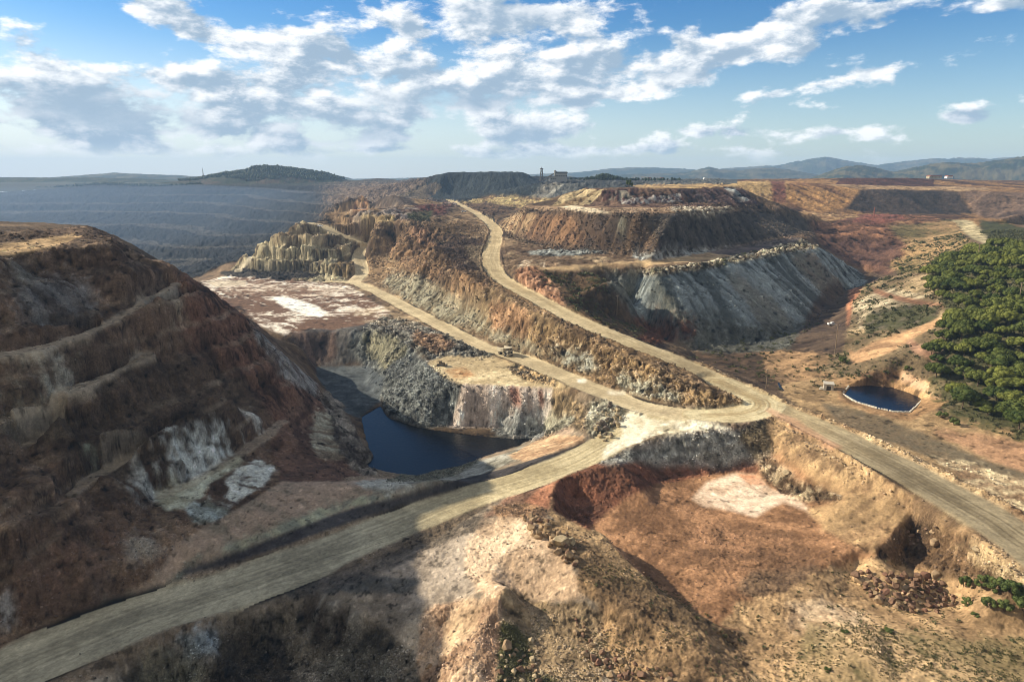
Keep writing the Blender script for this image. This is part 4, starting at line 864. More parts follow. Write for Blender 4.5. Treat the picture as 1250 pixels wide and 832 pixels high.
paint([(897, 579), (923, 580), (935, 592), (915, 592)], (206, 140, 96), (226, 170, 130), 'fbm', r=(100, 330), edge=2)
paint([(925, 555), (945, 560), (972, 585), (1000, 592), (1030, 602), (1025, 612), (985, 612), (955, 600), (930, 580)], (196, 172, 134), (112, 88, 64), 'speck', r=(100, 330), edge=3, ra=1.2, rub=1.0)
paint([(940, 530), (1000, 560), (1070, 600), (1110, 625), (1066, 676), (1010, 650), (985, 620), (1030, 610), (980, 575), (940, 550)], (176, 140, 92), (146, 112, 74), 'streak', r=(100, 330), edge=3, ra=.2, ga=.3)
paint([(920, 690), (1000, 690), (1000, 740), (960, 740), (900, 720)], (120, 100, 76), (90, 74, 58), 'mix', r=(100, 330), edge=8, op=.7, ra=.5)
paint([(830, 640), (960, 650), (1000, 680), (960, 700), (860, 690)], (164, 116, 76), (122, 88, 60), 'mix', r=(100, 330), edge=8, op=.6, ra=.4)
# bottom right
BR = 18
paint([(905, 770), (880, 762), (900, 735), (960, 722), (1000, 696), (1068, 678), (1110, 690), (1400, 720), (1400, 900), (930, 900)], (200, 160, 108), (158, 124, 82), 'mix', r=(60, 260), edge=4, ra=.32, ga=.4, reg=BR, veg=.25)
paint([(960, 740), (1010, 730), (1060, 760), (1010, 790), (960, 770)], (216, 184, 144), (180, 144, 106), 'mix', r=(60, 260), edge=8)
paint([(1068, 678), (1096, 646), (1120, 620), (1150, 632), (1200, 655), (1240, 690), (1400, 740), (1250, 735), (1180, 710), (1100, 690)], (140, 106, 70), (96, 74, 54), 'mix', r=(60, 260), edge=3, ra=1.0, ga=.8, rub=.5, reg=BR)
paint([(1130, 640), (1170, 650), (1180, 668), (1150, 672)], (196, 166, 118), (140, 106, 72), 'streak', r=(60, 260), edge=4)
paint([(1180, 650), (1400, 740), (1400, 770), (1230, 710), (1190, 680)], (206, 178, 132), (140, 112, 78), 'speck', r=(60, 260), edge=4, rub=.7)
paint([(1000, 650), (1100, 640), (1118, 622), (1060, 600), (1020, 610)], (160, 128, 84), (130, 104, 70), 'streak', r=(60, 260), edge=4, op=.6)
paint([(980, 760), (1400, 790), (1400, 900), (950, 900)], (190, 156, 108), (130, 114, 72), 'patch', r=(60, 260), edge=8, veg=.5, op=.8)

paint([(935, 503), (1010, 543), (1100, 590), (1180, 640), (1300, 702), (1300, 745), (1240, 695), (1190, 664), (1118, 624), (1060, 606), (985, 568), (938, 532)], (188, 152, 102), (132, 102, 70), 'mix', r=(60, 330), edge=3, ra=.5, rub=.5)
# pit bench dust, bench tracks, roads
k = (PITBENCH * (RR > 1400) * .28)[..., None]; ALB = ALB * (1 - k) + lin((130, 122, 110)) * k
k = (np.clip(BENM * (.75 + N2 * .3), 0, 1) * .75)[..., None]; ALB = ALB * (1 - k) + lin((176, 160, 136)) * k
RA *= (1 - np.clip(BENM, 0, 1) * .8); GA *= (1 - np.clip(BENM, 0, 1))
tr = fbm2(ROADS * 1.15, ROADA * .03, 1.3, 3, .6, 2.0) * 1.3; tr2 = fbm2(ROADS * .5, ROADA * .02, 2.5, 2, .6, 4.0)
lat = ROADS + fbm2(ROADA, ROADA * 0 + 3.0, 38, 3) * 1.6
rut = 0
for c_, w_, s_ in ((-5.2, .45, 1), (-3.3, .4, 2), (-1.2, .5, 3), (.9, .4, 4), (2.7, .5, 5), (4.9, .4, 6)):
    rut = rut + np.exp(-((lat - c_ + fbm2(ROADA, ROADA * 0 + s_ * 9.0, 17, 2) * .5) / w_) ** 2) * (.25 + .9 * vnoise2(ROADA / 21 + s_ * 7, ROADA * 0 + s_))
w = sstep(-.8, .8, tr * .32 + tr2 * .45 + N2 * .6 + N3 * .25 - rut * .75 + .15)[..., None]
k = (np.clip(HILLB * sstep(-.3, .5, N1 * .5 + N2 * .6), 0, 1) * .36)[..., None]; ALB = ALB * (1 - k) + lin((158, 140, 116)) * k; RA *= (1 - .6 * k[..., 0])
k = (np.clip(RIDGEB * sstep(-.3, .5, N1 * .5 + N2 * .6), 0, 1) * .5)[..., None]; ALB = ALB * (1 - k) + lin((190, 164, 124)) * k; RA *= (1 - .6 * k[..., 0])
cA = np.zeros_like(ALB); cB = np.zeros_like(ALB)
for rid, a, b in ((1, (186, 176, 146), (146, 138, 114)), (2, (206, 186, 146), (176, 156, 118)), (3, (208, 188, 146), (180, 160, 122)), (4, (206, 184, 138), (172, 150, 108)), (5, (210, 194, 150), (168, 144, 98))):
    cA[ROADID == rid] = lin(a); cB[ROADID == rid] = lin(b)
kk = (sstep(960, 1100, U + N2 * 25) * (ROADID == 4))[..., None]; cA = cA * (1 - kk) + lin((158, 142, 110)) * kk; cB = cB * (1 - kk) + lin((116, 102, 76)) * kk
kk = (sstep(430, 620, U + N2 * 25) * (ROADID == 1))[..., None]; cA = cA * (1 - kk) + lin((206, 188, 144)) * kk; cB = cB * (1 - kk) + lin((176, 158, 116)) * kk
k = ROADM[..., None]
ALB = ALB * (1 - k) + (cB * (1 - w) + cA * w) * k
def paint_flat(poly, A, B, **kw): paint(poly, A, B, 'fbm', **kw)
paint_flat([(752, 512), (770, 500), (800, 512), (860, 516), (910, 520), (850, 526), (800, 532), (765, 548), (735, 560), (740, 545), (765, 530)], (232, 222, 196), (206, 190, 154), bias=.2, r=(200, 360), edge=4, ra=.2, ga=0)
paint_flat([(740, 476), (765, 478), (762, 482), (742, 481)], (240, 232, 214), (220, 206, 176), r=(200, 400), edge=3)
paint_flat([(704, 462), (716, 463), (715, 468), (706, 467)], (244, 238, 226), (226, 214, 190), r=(200, 400), edge=2)
paint_flat([(930, 495), (960, 505), (1030, 548), (1015, 552), (960, 520)], (206, 150, 112), (182, 130, 92), r=(200, 400), edge=4, op=.7)
wet = np.exp(-np.clip(H - LAKE_Z, 0, 9) / 1.0) * (RR < 460) * (RR > 270) * (GX < 60); ALB *= (1 - .5 * wet)[..., None]
RA = RA * (1 - ROADM) + .05 * ROADM; GA = GA * (1 - ROADM); VEG = VEG * (1 - ROADM); RUB = RUB * (1 - ROADM)
# steep ground shows fresher, slightly darker rock; fine tonal variety everywhere
SPK = np.zeros(H.shape, np.float32)
for lam, r0, r1 in ((.55, 60, 260), (1.1, 60, 520), (2.2, 140, 1100), (4.4, 380, 2200), (9.0, 900, 4000)):
    wgt = sstep(r0 * .6, r0, RR) * (1 - sstep(r1 * .7, r1, RR))
    SPK += wgt * (vnoise3(GX / lam + lam, GY / lam, H / lam) - .5) * (1 if lam > 1 else .8)
SPK = np.clip(SPK * 1.6, -1, 1)
RK = np.clip(RA * .9, .15, 1.0)
SPK2 = np.where(SPK < -.45, (SPK + .45) * 1.3, 0) + np.where(SPK > .55, (SPK - .55) * 1.2, 0)
g = (1 + (.10 + .14 * RK) * N3 + .13 * N2 + .12 * N1 + .40 * SPK * np.clip(RA - .5, 0, .8) + .9 * SPK2 * (1 - ROADM * .6))[..., None] * (1 - .45 * ROADM[..., None]) + .45 * ROADM[..., None]
grey = ALB.mean(-1, keepdims=True)
ALB = np.clip((grey + (ALB - grey) * .76) * g * np.array([1.0, 1.0, .93], np.float32), .012, .85)
# scrub patches
gv = sstep(.62, .95, VEG * 1.1 + fbm3(GX, GY, H, 5, 3, .6, 7.0) * .45 + N1 * .15)[..., None] * .75
ALB = ALB * (1 - gv) + lin((72, 74, 46)) * gv
print('painted', round(time.time() - T0, 1))

# ------------------------------------------------------------------ relief detail
big = 1 + sstep(500, 1600, RR) * 1.2
HPRE = H.copy()
ridg = 1 - np.abs(fbm3(GX, GY, H * 1.5, 26, 4, .55, 9.0)) * 2
crag = 0; a_ = 1.0; lam = 11.0
for o_ in range(4):
    nn_ = 1 - np.abs(vnoise3(GX / lam + o_ * 5.1, GY / lam, H * 1.6 / lam) * 2 - 1) * 1.6
    crag = crag + a_ * nn_; a_ *= .55; lam /= 2.1
crag = (crag - .5) * .55
wx = GX + H * .55 + N3 * .5; wy = GY - H * .4 + N3 * .5
far_ = sstep(420, 900, RR); rk = np.clip(RA - .35, 0, 3)
BK = blocks(wx, wy, 6.5) * .42 + blocks(wx + 40, wy - 17, 2.6) * .34 * (1 - far_) + blocks(wx, wy, 15.0) * .6 * far_ + blocks(wx - 9, wy + 5, 1.2) * .16 * sstep(420, 260, RR)
print('blocks', round(time.time() - T0, 1))
H = H + RA * (N2 * .22 + N3 * .26 + ridg * .30 + crag * .35 * sstep(.08, .35, SLOPE)) * big + rk * BK * (1 - .35 * far_) * (.55 + .75 * sstep(.1, .4, SLOPE)) * (1 - ROADM) + GA * (ST2 * .55 + ST1 * .32) * sstep(.12, .45, SLOPE) * (1 - .75 * sstep(.55, 1.1, SLOPE)) + GA * ST3 * .9 * sstep(600, 1000, RR) * sstep(.12, .4, SLOPE)
H = H + N1 * .25 * (1 - ROADM) + BERM
m = (ROADM > .5); H = H + ROADM * (tr * .03 - rut * .12)
# fine rubble
fine = fbm3(GX, GY, H, 1.1, 2, .6, 12.0)
H = H + fine * (RA * .3 + .05 * (1 - ROADM)) * sstep(560, 250, RR) + np.clip(RA * .34 - .06, 0, 1) * SPK * (1 - ROADM) * np.clip(RR / 300, .5, 4)

# relief stands out square to the slope, not straight up, so that steep faces break into ledges
DISP = H - HPRE
gt2, gs2 = gradient(blur(HPRE, 3 * Q, 3 * Q)); nrm = np.sqrt(1 + gt2 * gt2 + gs2 * gs2)
ofs = DISP / nrm; lim = 2.2 * np.clip(RR / 400, .6, 3)
hr = np.clip(-gs2 * ofs, -lim, lim); ht = np.clip(-gt2 * ofs, -lim, lim)
MX = GX + hr * np.sin(TH) + ht * np.cos(TH); MY = GY + hr * np.cos(TH) - ht * np.sin(TH)
H = HPRE + ofs
# thin tracks, rills and ruts scored into the ground: points, half width, depth, tint (>1 lighter)
SCORES = [
 ([(860, 690), (900, 672), (950, 664), (1000, 655), (1040, 640)], .5, .35, .7), ([(830, 700), (870, 690), (920, 690), (945, 715), (950, 745)], .7, .5, .6), ([(905, 700), (960, 690), (1010, 670), (1060, 650)], .5, .3, .75),
 ([(750, 640), (800, 650), (860, 650), (930, 640)], .4, .2, .8), ([(760, 660), (790, 690), (850, 720), (900, 740)], .5, .3, .75), ([(880, 690), (900, 720), (915, 760), (935, 800)], 1.1, .5, .75), ([(985, 620), (1010, 648), (1030, 672)], .8, .1, 1.35),
 ([(1000, 580), (1050, 620), (1062, 640), (1050, 670)], .5, .2, 1.2), ([(1015, 575), (1062, 612), (1075, 640), (1066, 672)], .4, .2, 1.2), ([(975, 560), (1010, 600), (1035, 650), (1040, 690)], .5, .2, .8),
 ([(300, 665), (380, 630), (430, 610), (500, 595)], .35, .1, .75), ([(310, 650), (350, 615), (390, 600), (440, 598)], .3, .1, .75), ([(270, 668), (320, 640), (380, 612)], .3, .1, .7), ([(335, 745), (400, 700), (450, 680), (520, 655), (600, 618)], .4, .15, .6),
 ([(130, 800), (220, 750), (330, 705), (450, 665), (560, 622), (620, 598)], .3, .1, .7), ([(60, 815), (180, 755), (320, 700), (450, 655)], .3, .1, .7), ([(350, 700), (440, 668), (500, 648)], .35, .1, .6), ([(460, 650), (560, 618), (640, 590)], .3, .1, 1.2),
 ([(560, 640), (545, 670), (520, 700), (470, 730)], .5, .1, .8), ([(600, 640), (640, 660), (650, 700)], .3, .1, .8), ([(620, 650), (600, 680), (560, 700)], .3, .1, .85), ([(535, 745), (555, 770), (560, 800), (545, 832)], .4, .2, .75), ([(640, 550), (665, 545), (690, 540)], .3, .1, .7), ([(655, 562), (690, 548), (712, 540)], .3, .1, .7),
 ([(1080, 505), (1150, 530), (1250, 560)], .4, .1, .8), ([(1010, 500), (1080, 530), (1180, 570)], .4, .1, 1.15), ([(1120, 552), (1150, 556), (1190, 568)], .7, -.5, .6), ([(1040, 500), (1100, 520), (1170, 548)], .3, .1, .8), ([(1150, 600), (1200, 622), (1250, 648)], .4, .1, 1.15),
 ([(960, 735), (990, 728), (1030, 740), (1060, 765)], .6, .4, .75), ([(1000, 770), (1050, 790), (1120, 800)], .5, .3, .8), ([(940, 770), (980, 800), (1010, 832)], .6, .4, .75), ([(700, 720), (740, 750), (790, 770), (850, 780)], .6, .5, .75), ([(640, 700), (690, 730), (720, 770)], .5, .3, .8),
 ([(870, 590), (900, 592), (925, 600)], .3, .15, .6), ([(895, 580), (915, 588), (930, 600), (950, 602)], .35, .2, .5)]
for P, hw, dep, tint in SCORES:
    W = []
    for u, v in P:
        z = -3.0
        for _ in range(4):
            x, y, _z = place(u, v, z); th = math.atan2(x, y); rr_ = math.hypot(x, y)
            z = float(H[np.clip(np.searchsorted(ss, math.log(rr_)), 0, NS - 1), np.clip(np.searchsorted(tt, th), 0, NT - 1)])
        W.append((x, y, z))
    D, S, A, Zr = nearest_on(catmull(W, 8), hw + 6)
    ok = D < 50; wob = fbm2(GX, GY, 5, 3) * hw * 1.2
    for off in (-1.0, 1.0):
        k = np.where(ok, np.exp(-((S - off + wob) / (hw * .55)) ** 2), 0) * (.6 + .6 * vnoise2(GX / 3, GY / 3))
        ALB *= (1 + (tint - 1) * .75 * np.clip(k, 0, 1))[..., None]; H = H - dep * k * .3

# keep the lake and pond beds under water, and their shores above it
def in_poly(poly_uv, z):
    P = np.array([place(u, v, z)[:2] for u, v in poly_uv]); m = np.zeros(H.shape, bool); n = len(P)
    for i in range(n):
        x1, y1 = P[i]; x2, y2 = P[(i + 1) % n]
        m ^= ((y1 > GY) != (y2 > GY)) & (GX < (x2 - x1) * (GY - y1) / (y2 - y1 + 1e-9) + x1)
    return m
lk = blur(in_poly(SHORE, LAKE_Z).astype(np.float32), 2 * Q, 2 * Q)
near_lake = blur(lk, 14 * Q, 14 * Q) > .001
H = np.where(near_lake & (lk < .45), np.maximum(H, LAKE_Z + .25 + (.45 - lk) * 1.0), H); H = np.where(lk >= .45, np.minimum(H, LAKE_Z - .2 - (lk - .45) * 5), H)
pk = blur(in_poly(POND, POND_Z).astype(np.float32), 1 * Q, 1 * Q)
near_p = blur(pk, 6 * Q, 6 * Q) > .001
H = np.where(near_p & (pk < .45), np.maximum(H, POND_Z + .35), H); H = np.where(pk >= .45, np.minimum(H, POND_Z - .6), H)
print('relief', round(time.time() - T0, 1))

# ------------------------------------------------------------------ ground material and meshes
def pbsdf(name, rough=.9, spec=.2):
    m = bpy.data.materials.new(name); m.use_nodes = True
    b = m.node_tree.nodes['Principled BSDF']; b.inputs['Roughness'].default_value = rough; b.inputs['Specular IOR Level'].default_value = spec
    return m, m.node_tree, b
def ground_material(name, scale, bump):
    m, nt, b = pbsdf(name, .93, .12)
    at = nt.nodes.new('ShaderNodeAttribute'); at.attribute_name = 'soil'
    ge = nt.nodes.new('ShaderNodeNewGeometry')
    n1 = nt.nodes.new('ShaderNodeTexNoise'); n1.inputs['Scale'].default_value = scale; n1.inputs['Detail'].default_value = 5; n1.inputs['Roughness'].default_value = .7
    nt.links.new(ge.outputs['Position'], n1.inputs['Vector'])
    v1 = nt.nodes.new('ShaderNodeTexVoronoi'); v1.inputs['Scale'].default_value = scale * .9; nt.links.new(ge.outputs['Position'], v1.inputs['Vector'])
    mr = nt.nodes.new('ShaderNodeMapRange'); mr.inputs[1].default_value = .36; mr.inputs[2].default_value = .64; mr.inputs[3].default_value = .62; mr.inputs[4].default_value = 1.38
    nt.links.new(n1.outputs['Fac'], mr.inputs[0])
    lo = nt.nodes.new('ShaderNodeMath'); lo.operation = 'MULTIPLY_ADD'; nt.links.new(at.outputs['Alpha'], lo.inputs[0]); lo.inputs[1].default_value = -.30; lo.inputs[2].default_value = .93; nt.links.new(lo.outputs[0], mr.inputs[3])
    hi = nt.nodes.new('ShaderNodeMath'); hi.operation = 'MULTIPLY_ADD'; nt.links.new(at.outputs['Alpha'], hi.inputs[0]); hi.inputs[1].default_value = .30; hi.inputs[2].default_value = 1.07; nt.links.new(hi.outputs[0], mr.inputs[4])
    mv = nt.nodes.new('ShaderNodeMapRange'); mv.inputs[3].default_value = .88; mv.inputs[4].default_value = 1.12; nt.links.new(v1.outputs['Color'], mv.inputs[0])
    n3 = nt.nodes.new('ShaderNodeTexNoise'); n3.inputs['Scale'].default_value = scale * .28; n3.inputs['Detail'].default_value = 6; n3.inputs['Roughness'].default_value = .72; nt.links.new(ge.outputs['Position'], n3.inputs['Vector'])
    m3 = nt.nodes.new('ShaderNodeMapRange'); m3.inputs[1].default_value = .36; m3.inputs[2].default_value = .64; m3.inputs[3].default_value = .84; m3.inputs[4].default_value = 1.16; nt.links.new(n3.outputs['Fac'], m3.inputs[0])
    m4 = nt.nodes.new('ShaderNodeMath'); m4.operation = 'MULTIPLY'; nt.links.new(m3.outputs[0], m4.inputs[0]); nt.links.new(mv.outputs[0], m4.inputs[1])
    mu = nt.nodes.new('ShaderNodeMath'); mu.operation = 'MULTIPLY'; nt.links.new(mr.outputs[0], mu.inputs[0]); nt.links.new(m4.outputs[0], mu.inputs[1])
    vm = nt.nodes.new('ShaderNodeVectorMath'); vm.operation = 'SCALE'; nt.links.new(at.outputs['Color'], vm.inputs[0]); nt.links.new(mu.outputs[0], vm.inputs['Scale'])
    nt.links.new(vm.outputs[0], b.inputs['Base Color'])
    bp = nt.nodes.new('ShaderNodeBump'); bp.inputs['Strength'].default_value = .9; bp.inputs['Distance'].default_value = bump
    nt.links.new(mu.outputs[0], bp.inputs['Height'])
    bs = nt.nodes.new('ShaderNodeMath'); bs.operation = 'MULTIPLY_ADD'; nt.links.new(at.outputs['Alpha'], bs.inputs[0]); bs.inputs[1].default_value = .9; bs.inputs[2].default_value = .15; nt.links.new(bs.outputs[0], bp.inputs['Strength']); nt.links.new(bp.outputs[0], b.inputs['Normal'])
    return m
M_rough = ground_material('broken_ground', 1.3, .55)
M_road = ground_material('packed_dust', 1.6, .08)
M_far = ground_material('far_ground', .22, 1.6)
NAMES = {0: 'ground', 1: 'open_pit', 2: 'spoil_wall', 3: 'far_spoil_heap', 4: 'stepped_spoil_heap', 5: 'grey_spoil_heap', 6: 'red_cut', 7: 'scrub_hill', 8: 'rock_ridge', 9: 'quarry_terrace', 10: 'evaporation_ground',
         11: 'dark_spoil_heap', 12: 'tipping_terrace', 13: 'pale_spoil_heap', 14: 'hillside', 15: 'lakeside_ground', 16: 'foreground_ground', 17: 'red_basin', 18: 'scrub_ground', 20: 'haul_road'}
REGF = REG.copy(); REGF[ROADM > .5] = 20
idx = np.arange(NS * NT, dtype=np.int32).reshape(NS, NT)
quads = np.stack([idx[:-1, :-1], idx[:-1, 1:], idx[1:, 1:], idx[1:, :-1]], -1).reshape(-1, 4)
freg = REGF[:-1, :-1].ravel()
CO = np.stack([MX, MY, H], -1).reshape(-1, 3).astype(np.float32); AL = np.concatenate([ALB.reshape(-1, 3), (np.clip(RA, .06, 1.1) / 1.1).reshape(-1, 1).astype(np.float32)], 1).astype(np.float32)
# one shared set of normals keeps the pieces seamless
def mesh_from(name, co, q, col=None, mat=None, smooth=True):
    me = bpy.data.meshes.new(name)
    me.vertices.add(len(co)); me.vertices.foreach_set('co', np.ascontiguousarray(co, np.float32).ravel())
    k = q.shape[1]
    me.loops.add(q.size); me.loops.foreach_set('vertex_index', np.ascontiguousarray(q, np.int32).ravel())
    me.polygons.add(len(q)); me.polygons.foreach_set('loop_start', np.arange(0, q.size, k, dtype=np.int32))
    me.polygons.foreach_set('use_smooth', np.full(len(q), smooth, bool))
    me.update(calc_edges=True)
    if col is not None:
        a = me.color_attributes.new('soil', 'FLOAT_COLOR', 'POINT'); a.data.foreach_set('color', np.ascontiguousarray(col, np.float32).ravel())
    if mat: me.materials.append(mat)
    o = bpy.data.objects.new(name, me); COL.objects.link(o)
    return o
for rid, nm in NAMES.items():
    q = quads[freg == rid]
    if not len(q): continue
    used, inv = np.unique(q, return_inverse=True)
    o = mesh_from(nm, CO[used], inv.reshape(q.shape), AL[used], M_road if rid in (20, 10, 12) else (M_far if rid in (1, 2, 3) else M_rough))
    o['kind'] = 'structure'
print('ground built', round(time.time() - T0, 1))
def ground_z(x, y):
    th = math.atan2(x, y); s = math.log(math.hypot(x, y))
    j = np.clip(np.searchsorted(tt, th) - 1, 0, NT - 2); i = np.clip(np.searchsorted(ss, s) - 1, 0, NS - 2)
    fj = min(max((th - tt[j]) / (tt[j + 1] - tt[j]), 0), 1); fi = min(max((s - ss[i]) / (ss[i + 1] - ss[i]), 0), 1)
    return float((H[i, j] * (1 - fj) + H[i, j + 1] * fj) * (1 - fi) + (H[i + 1, j] * (1 - fj) + H[i + 1, j + 1] * fj) * fi)
def hit(u, v, rmin=60.0, rmax=3300.0):
    """first ground met by the line of sight through (u, v)"""
    a = np.array(place_at(u, v, 1.0)); d = a - np.array([0, 0, CAM_Z]); d /= math.hypot(d[0], d[1])
    th = math.atan2(d[0], d[1]); j = np.clip(np.searchsorted(tt, th) - 1, 0, NT - 2)
    f = (th - tt[j]) / (tt[j + 1] - tt[j])
    col = H[:, j] * (1 - f) + H[:, j + 1] * f; r = np.exp(ss)
    below = (CAM_Z + d[2] * r < col) & (r >= rmin) & (r <= rmax)
    if not below.any(): return None
    k = int(np.argmax(below)); rr = r[k]
    if k > 0:
        g0 = CAM_Z + d[2] * r[k - 1] - col[k - 1]; g1 = CAM_Z + d[2] * r[k] - col[k]
        t = g0 / (g0 - g1) if g0 > g1 else 0; rr = r[k - 1] + t * (r[k] - r[k - 1])
    x, y = d[0] * rr, d[1] * rr
    return (x, y, ground_z(x, y))
# ------------------------------------------------------------------ water
def water_material(name, col, wave, rough=.14):
    m, nt, b = pbsdf(name, rough, .24)
    b.inputs['Base Color'].default_value = (*col, 1); b.inputs['IOR'].default_value = 1.33
    ge = nt.nodes.new('ShaderNodeNewGeometry')
    n = nt.nodes.new('ShaderNodeTexNoise'); n.inputs['Scale'].default_value = .55; n.inputs['Detail'].default_value = 6; n.inputs['Roughness'].default_value = .62; n.inputs['Distortion'].default_value = .3
    nt.links.new(ge.outputs['Position'], n.inputs['Vector'])
    bp = nt.nodes.new('ShaderNodeBump'); bp.inputs['Strength'].default_value = wave; bp.inputs['Distance'].default_value = .35
    nt.links.new(n.outputs['Fac'], bp.inputs['Height']); nt.links.new(bp.outputs[0], b.inputs['Normal'])
    return m
def flat_poly(name, pts, z, mat, kind='structure'):
    import bmesh
    bm = bmesh.new(); vs = [bm.verts.new((x, y, z)) for x, y in pts]; bm.faces.new(vs); bmesh.ops.triangulate(bm, faces=bm.faces)
    bmesh.ops.recalc_face_normals(bm, faces=bm.faces)
    if sum(f.normal.z for f in bm.faces) < 0: bmesh.ops.reverse_faces(bm, faces=bm.faces)
    me = bpy.data.meshes.new(name); bm.to_mesh(me); bm.free(); me.materials.append(mat)
    o = bpy.data.objects.new(name, me); COL.objects.link(o)
    if kind: o['kind'] = kind
    return o
def grown(poly, z, k):
    P = [place(u, v, z)[:2] for u, v in poly]; cx = sum(p[0] for p in P) / len(P); cy = sum(p[1] for p in P) / len(P)
    out = []
    for x, y in P:
        d = math.hypot(x - cx, y - cy); out.append((x + (x - cx) / d * k, y + (y - cy) / d * k))
    return out
M_lake = water_material('lake_water', (.007, .008, .010), .5)
M_pond = water_material('pond_water', (.004, .007, .015), .3, .05)
flat_poly('lake', grown(SHORE, LAKE_Z, 2.5), LAKE_Z, M_lake)
flat_poly('pond_water', grown(POND, POND_Z, .9), POND_Z, M_pond)
# ------------------------------------------------------------------ land beyond the sheet: plain all round, hill ranges
def surround():
    th_a = np.linspace(TH1, TH0 + 2 * math.pi, 60); r_a = np.array([62, 90, 130, 200, 320, 520, 900, 1500, 2400, 3300.0])
    rows = []
    e1 = np.interp(np.log(r_a), ss, H[:, -1]); e0 = np.interp(np.log(r_a), ss, H[:, 0])
    T, R = np.meshgrid(th_a, r_a); k = (T - TH1) / (TH0 + 2 * math.pi - TH1)
    Z = e1[:, None] * (1 - k) + e0[:, None] * k
    out = [(R * np.sin(T), R * np.cos(T), Z)]
    th_b = tt[::12]; 
    if th_b[-1] != tt[-1]: th_b = np.append(th_b, tt[-1])
    hb = np.interp(th_b, tt, H[-1, :]); hb2 = np.concatenate([hb, np.interp(th_a[1:], [th_a[0], th_a[-1]], [H[-1, -1], H[-1, 0]])])
    ths = np.concatenate([th_b, th_a[1:]]); r2 = np.array([3300, 3340, 3700, 4500, 6000, 8500, 12500.0])
    T, R = np.meshgrid(ths, r2); k = np.clip((R - 3300) / 400, 0, 1)
    Z = hb2[None, :] * (1 - k) + (82 + 4 * fbm2(R * np.sin(T), R * np.cos(T), 900, 3)) * k; Z[0] -= .2
    out.append((R * np.sin(T), R * np.cos(T), Z))
    cos, qs, n = [], [], 0
    for X, Y, Z in out:
        a, b = X.shape; ix = np.arange(a * b).reshape(a, b) + n; n += a * b
        cos.append(np.stack([X, Y, Z], -1).reshape(-1, 3)); qs.append(np.stack([ix[:-1, :-1], ix[:-1, 1:], ix[1:, 1:], ix[1:, :-1]], -1).reshape(-1, 4))
    co = np.concatenate(cos); q = np.concatenate(qs)
    c = np.zeros((len(co), 4), np.float32); nn = fbm2(co[:, 0], co[:, 1], 400, 4)[:, None]; c[:, :3] = lin((78, 76, 56)) * (1 + .35 * nn); c[:, 3] = 1
    o = mesh_from('plain', co, q, c, M_far); o['kind'] = 'structure'
    # ground under the viewpoint
    ring = [(62.0 * math.sin(t), 62.0 * math.cos(t)) for t in np.linspace(0, 2 * math.pi, 40, endpoint=False)]
surround()
def hill_range(name, crest, dist, width, colA, colB, base=82.0, seed=1.0, bumps=1.0, rows=40, step=1.5, cut=None):
    us = np.arange(crest[0][0], crest[-1][0] + .01, step); vs = np.interp(us, [c[0] for c in crest], [c[1] for c in crest])
    ker = np.ones(5) / 5; vs = np.convolve(np.pad(vs, 2, 'edge'), ker, 'valid')
    X0 = np.array([place_at(u, v, dist) for u, v in zip(us, vs)])
    top = X0[:, 2]; th = np.arctan2(X0[:, 0], X0[:, 1]); rc = np.hypot(X0[:, 0], X0[:, 1])
    q = np.linspace(-1, 1, rows)
    T = np.repeat(th[None], rows, 0); R = rc[None] + q[:, None] * width
    prof = np.where(q < 0, np.power(np.cos(q * math.pi / 2), .9), np.cos(q * math.pi / 2))[:, None]
    x = R * np.sin(T); y = R * np.cos(T)
    spur = fbm2(x, y, width * .45, 5, .55, seed)
    Z = base - 12 + (top - base + 12)[None] * np.clip(prof + spur * .22 * bumps * (1 - prof) * 2 * prof ** .3, 0, 1.0)
    Z += fbm2(x, y, width * .06, 3, .6, seed + 3) * (top - base)[None] * .05 * bumps + fbm2(x, y, 22, 2, .6, seed + 5) * 2.0 * bumps * (dist / 5000)
    ix = np.arange(Z.size).reshape(Z.shape); qd = np.stack([ix[:-1, :-1], ix[:-1, 1:], ix[1:, 1:], ix[1:, :-1]], -1).reshape(-1, 4)
    n = fbm2(x, y, width * .12, 5, .65, seed + 9); w = sstep(-.25, .45, n)[..., None]
    c = np.concatenate([lin(colA) * (1 - w) + lin(colB) * w, np.ones(w.shape)], -1).reshape(-1, 4)
    o = mesh_from(name, np.stack([x, y, Z], -1).reshape(-1, 3), qd, c, M_far); o['kind'] = 'structure'
    return x, y, Z, n
G1, G2 = (44, 56, 38), (96, 90, 66)
hill_range('mountains', [(380, 219), (470, 218), (560, 215.5), (620, 214), (700, 211), (745, 206), (780, 204.5), (830, 206), (855, 208), (900, 205), (950, 202), (985, 195), (1008, 191.5), (1035, 197), (1070, 202), (1090, 199), (1130, 195), (1180, 193), (1215, 194), (1300, 189), (1500, 192)], 9000, 1500, G1, G2, seed=2.0)
hill_range('mountains', [(-300, 210), (0, 217), (60, 217), (100, 214), (140, 211), (170, 212.5), (215, 214), (260, 217), (330, 218), (360, 211), (380, 209.5), (405, 213), (430, 218)], 6800, 900, G1, G2, seed=5.0)
hill_range('hills', [(690, 220), (730, 215), (770, 213), (800, 212), (835, 211), (850, 207.5), (866, 204), (880, 207), (900, 208), (925, 206), (945, 205), (960, 207), (985, 211), (1010, 216), (1030, 219)], 6300, 800, G1, G2, seed=7.0)
hill_range('hills', [(-300, 214), (-100, 216), (0, 216.5), (60, 217), (120, 217), (200, 219), (240, 222)], 4600, 500, (40, 54, 38), (76, 78, 56), seed=6.0)
hill_range('hills', [(985, 219), (1010, 210), (1030, 203.5), (1045, 202), (1065, 204), (1090, 210), (1110, 206), (1135, 201), (1155, 198.5), (1190, 200), (1215, 196), (1240, 193), (1300, 188), (1500, 180)], 4500, 620, (42, 54, 34), (104, 96, 66), seed=8.0)
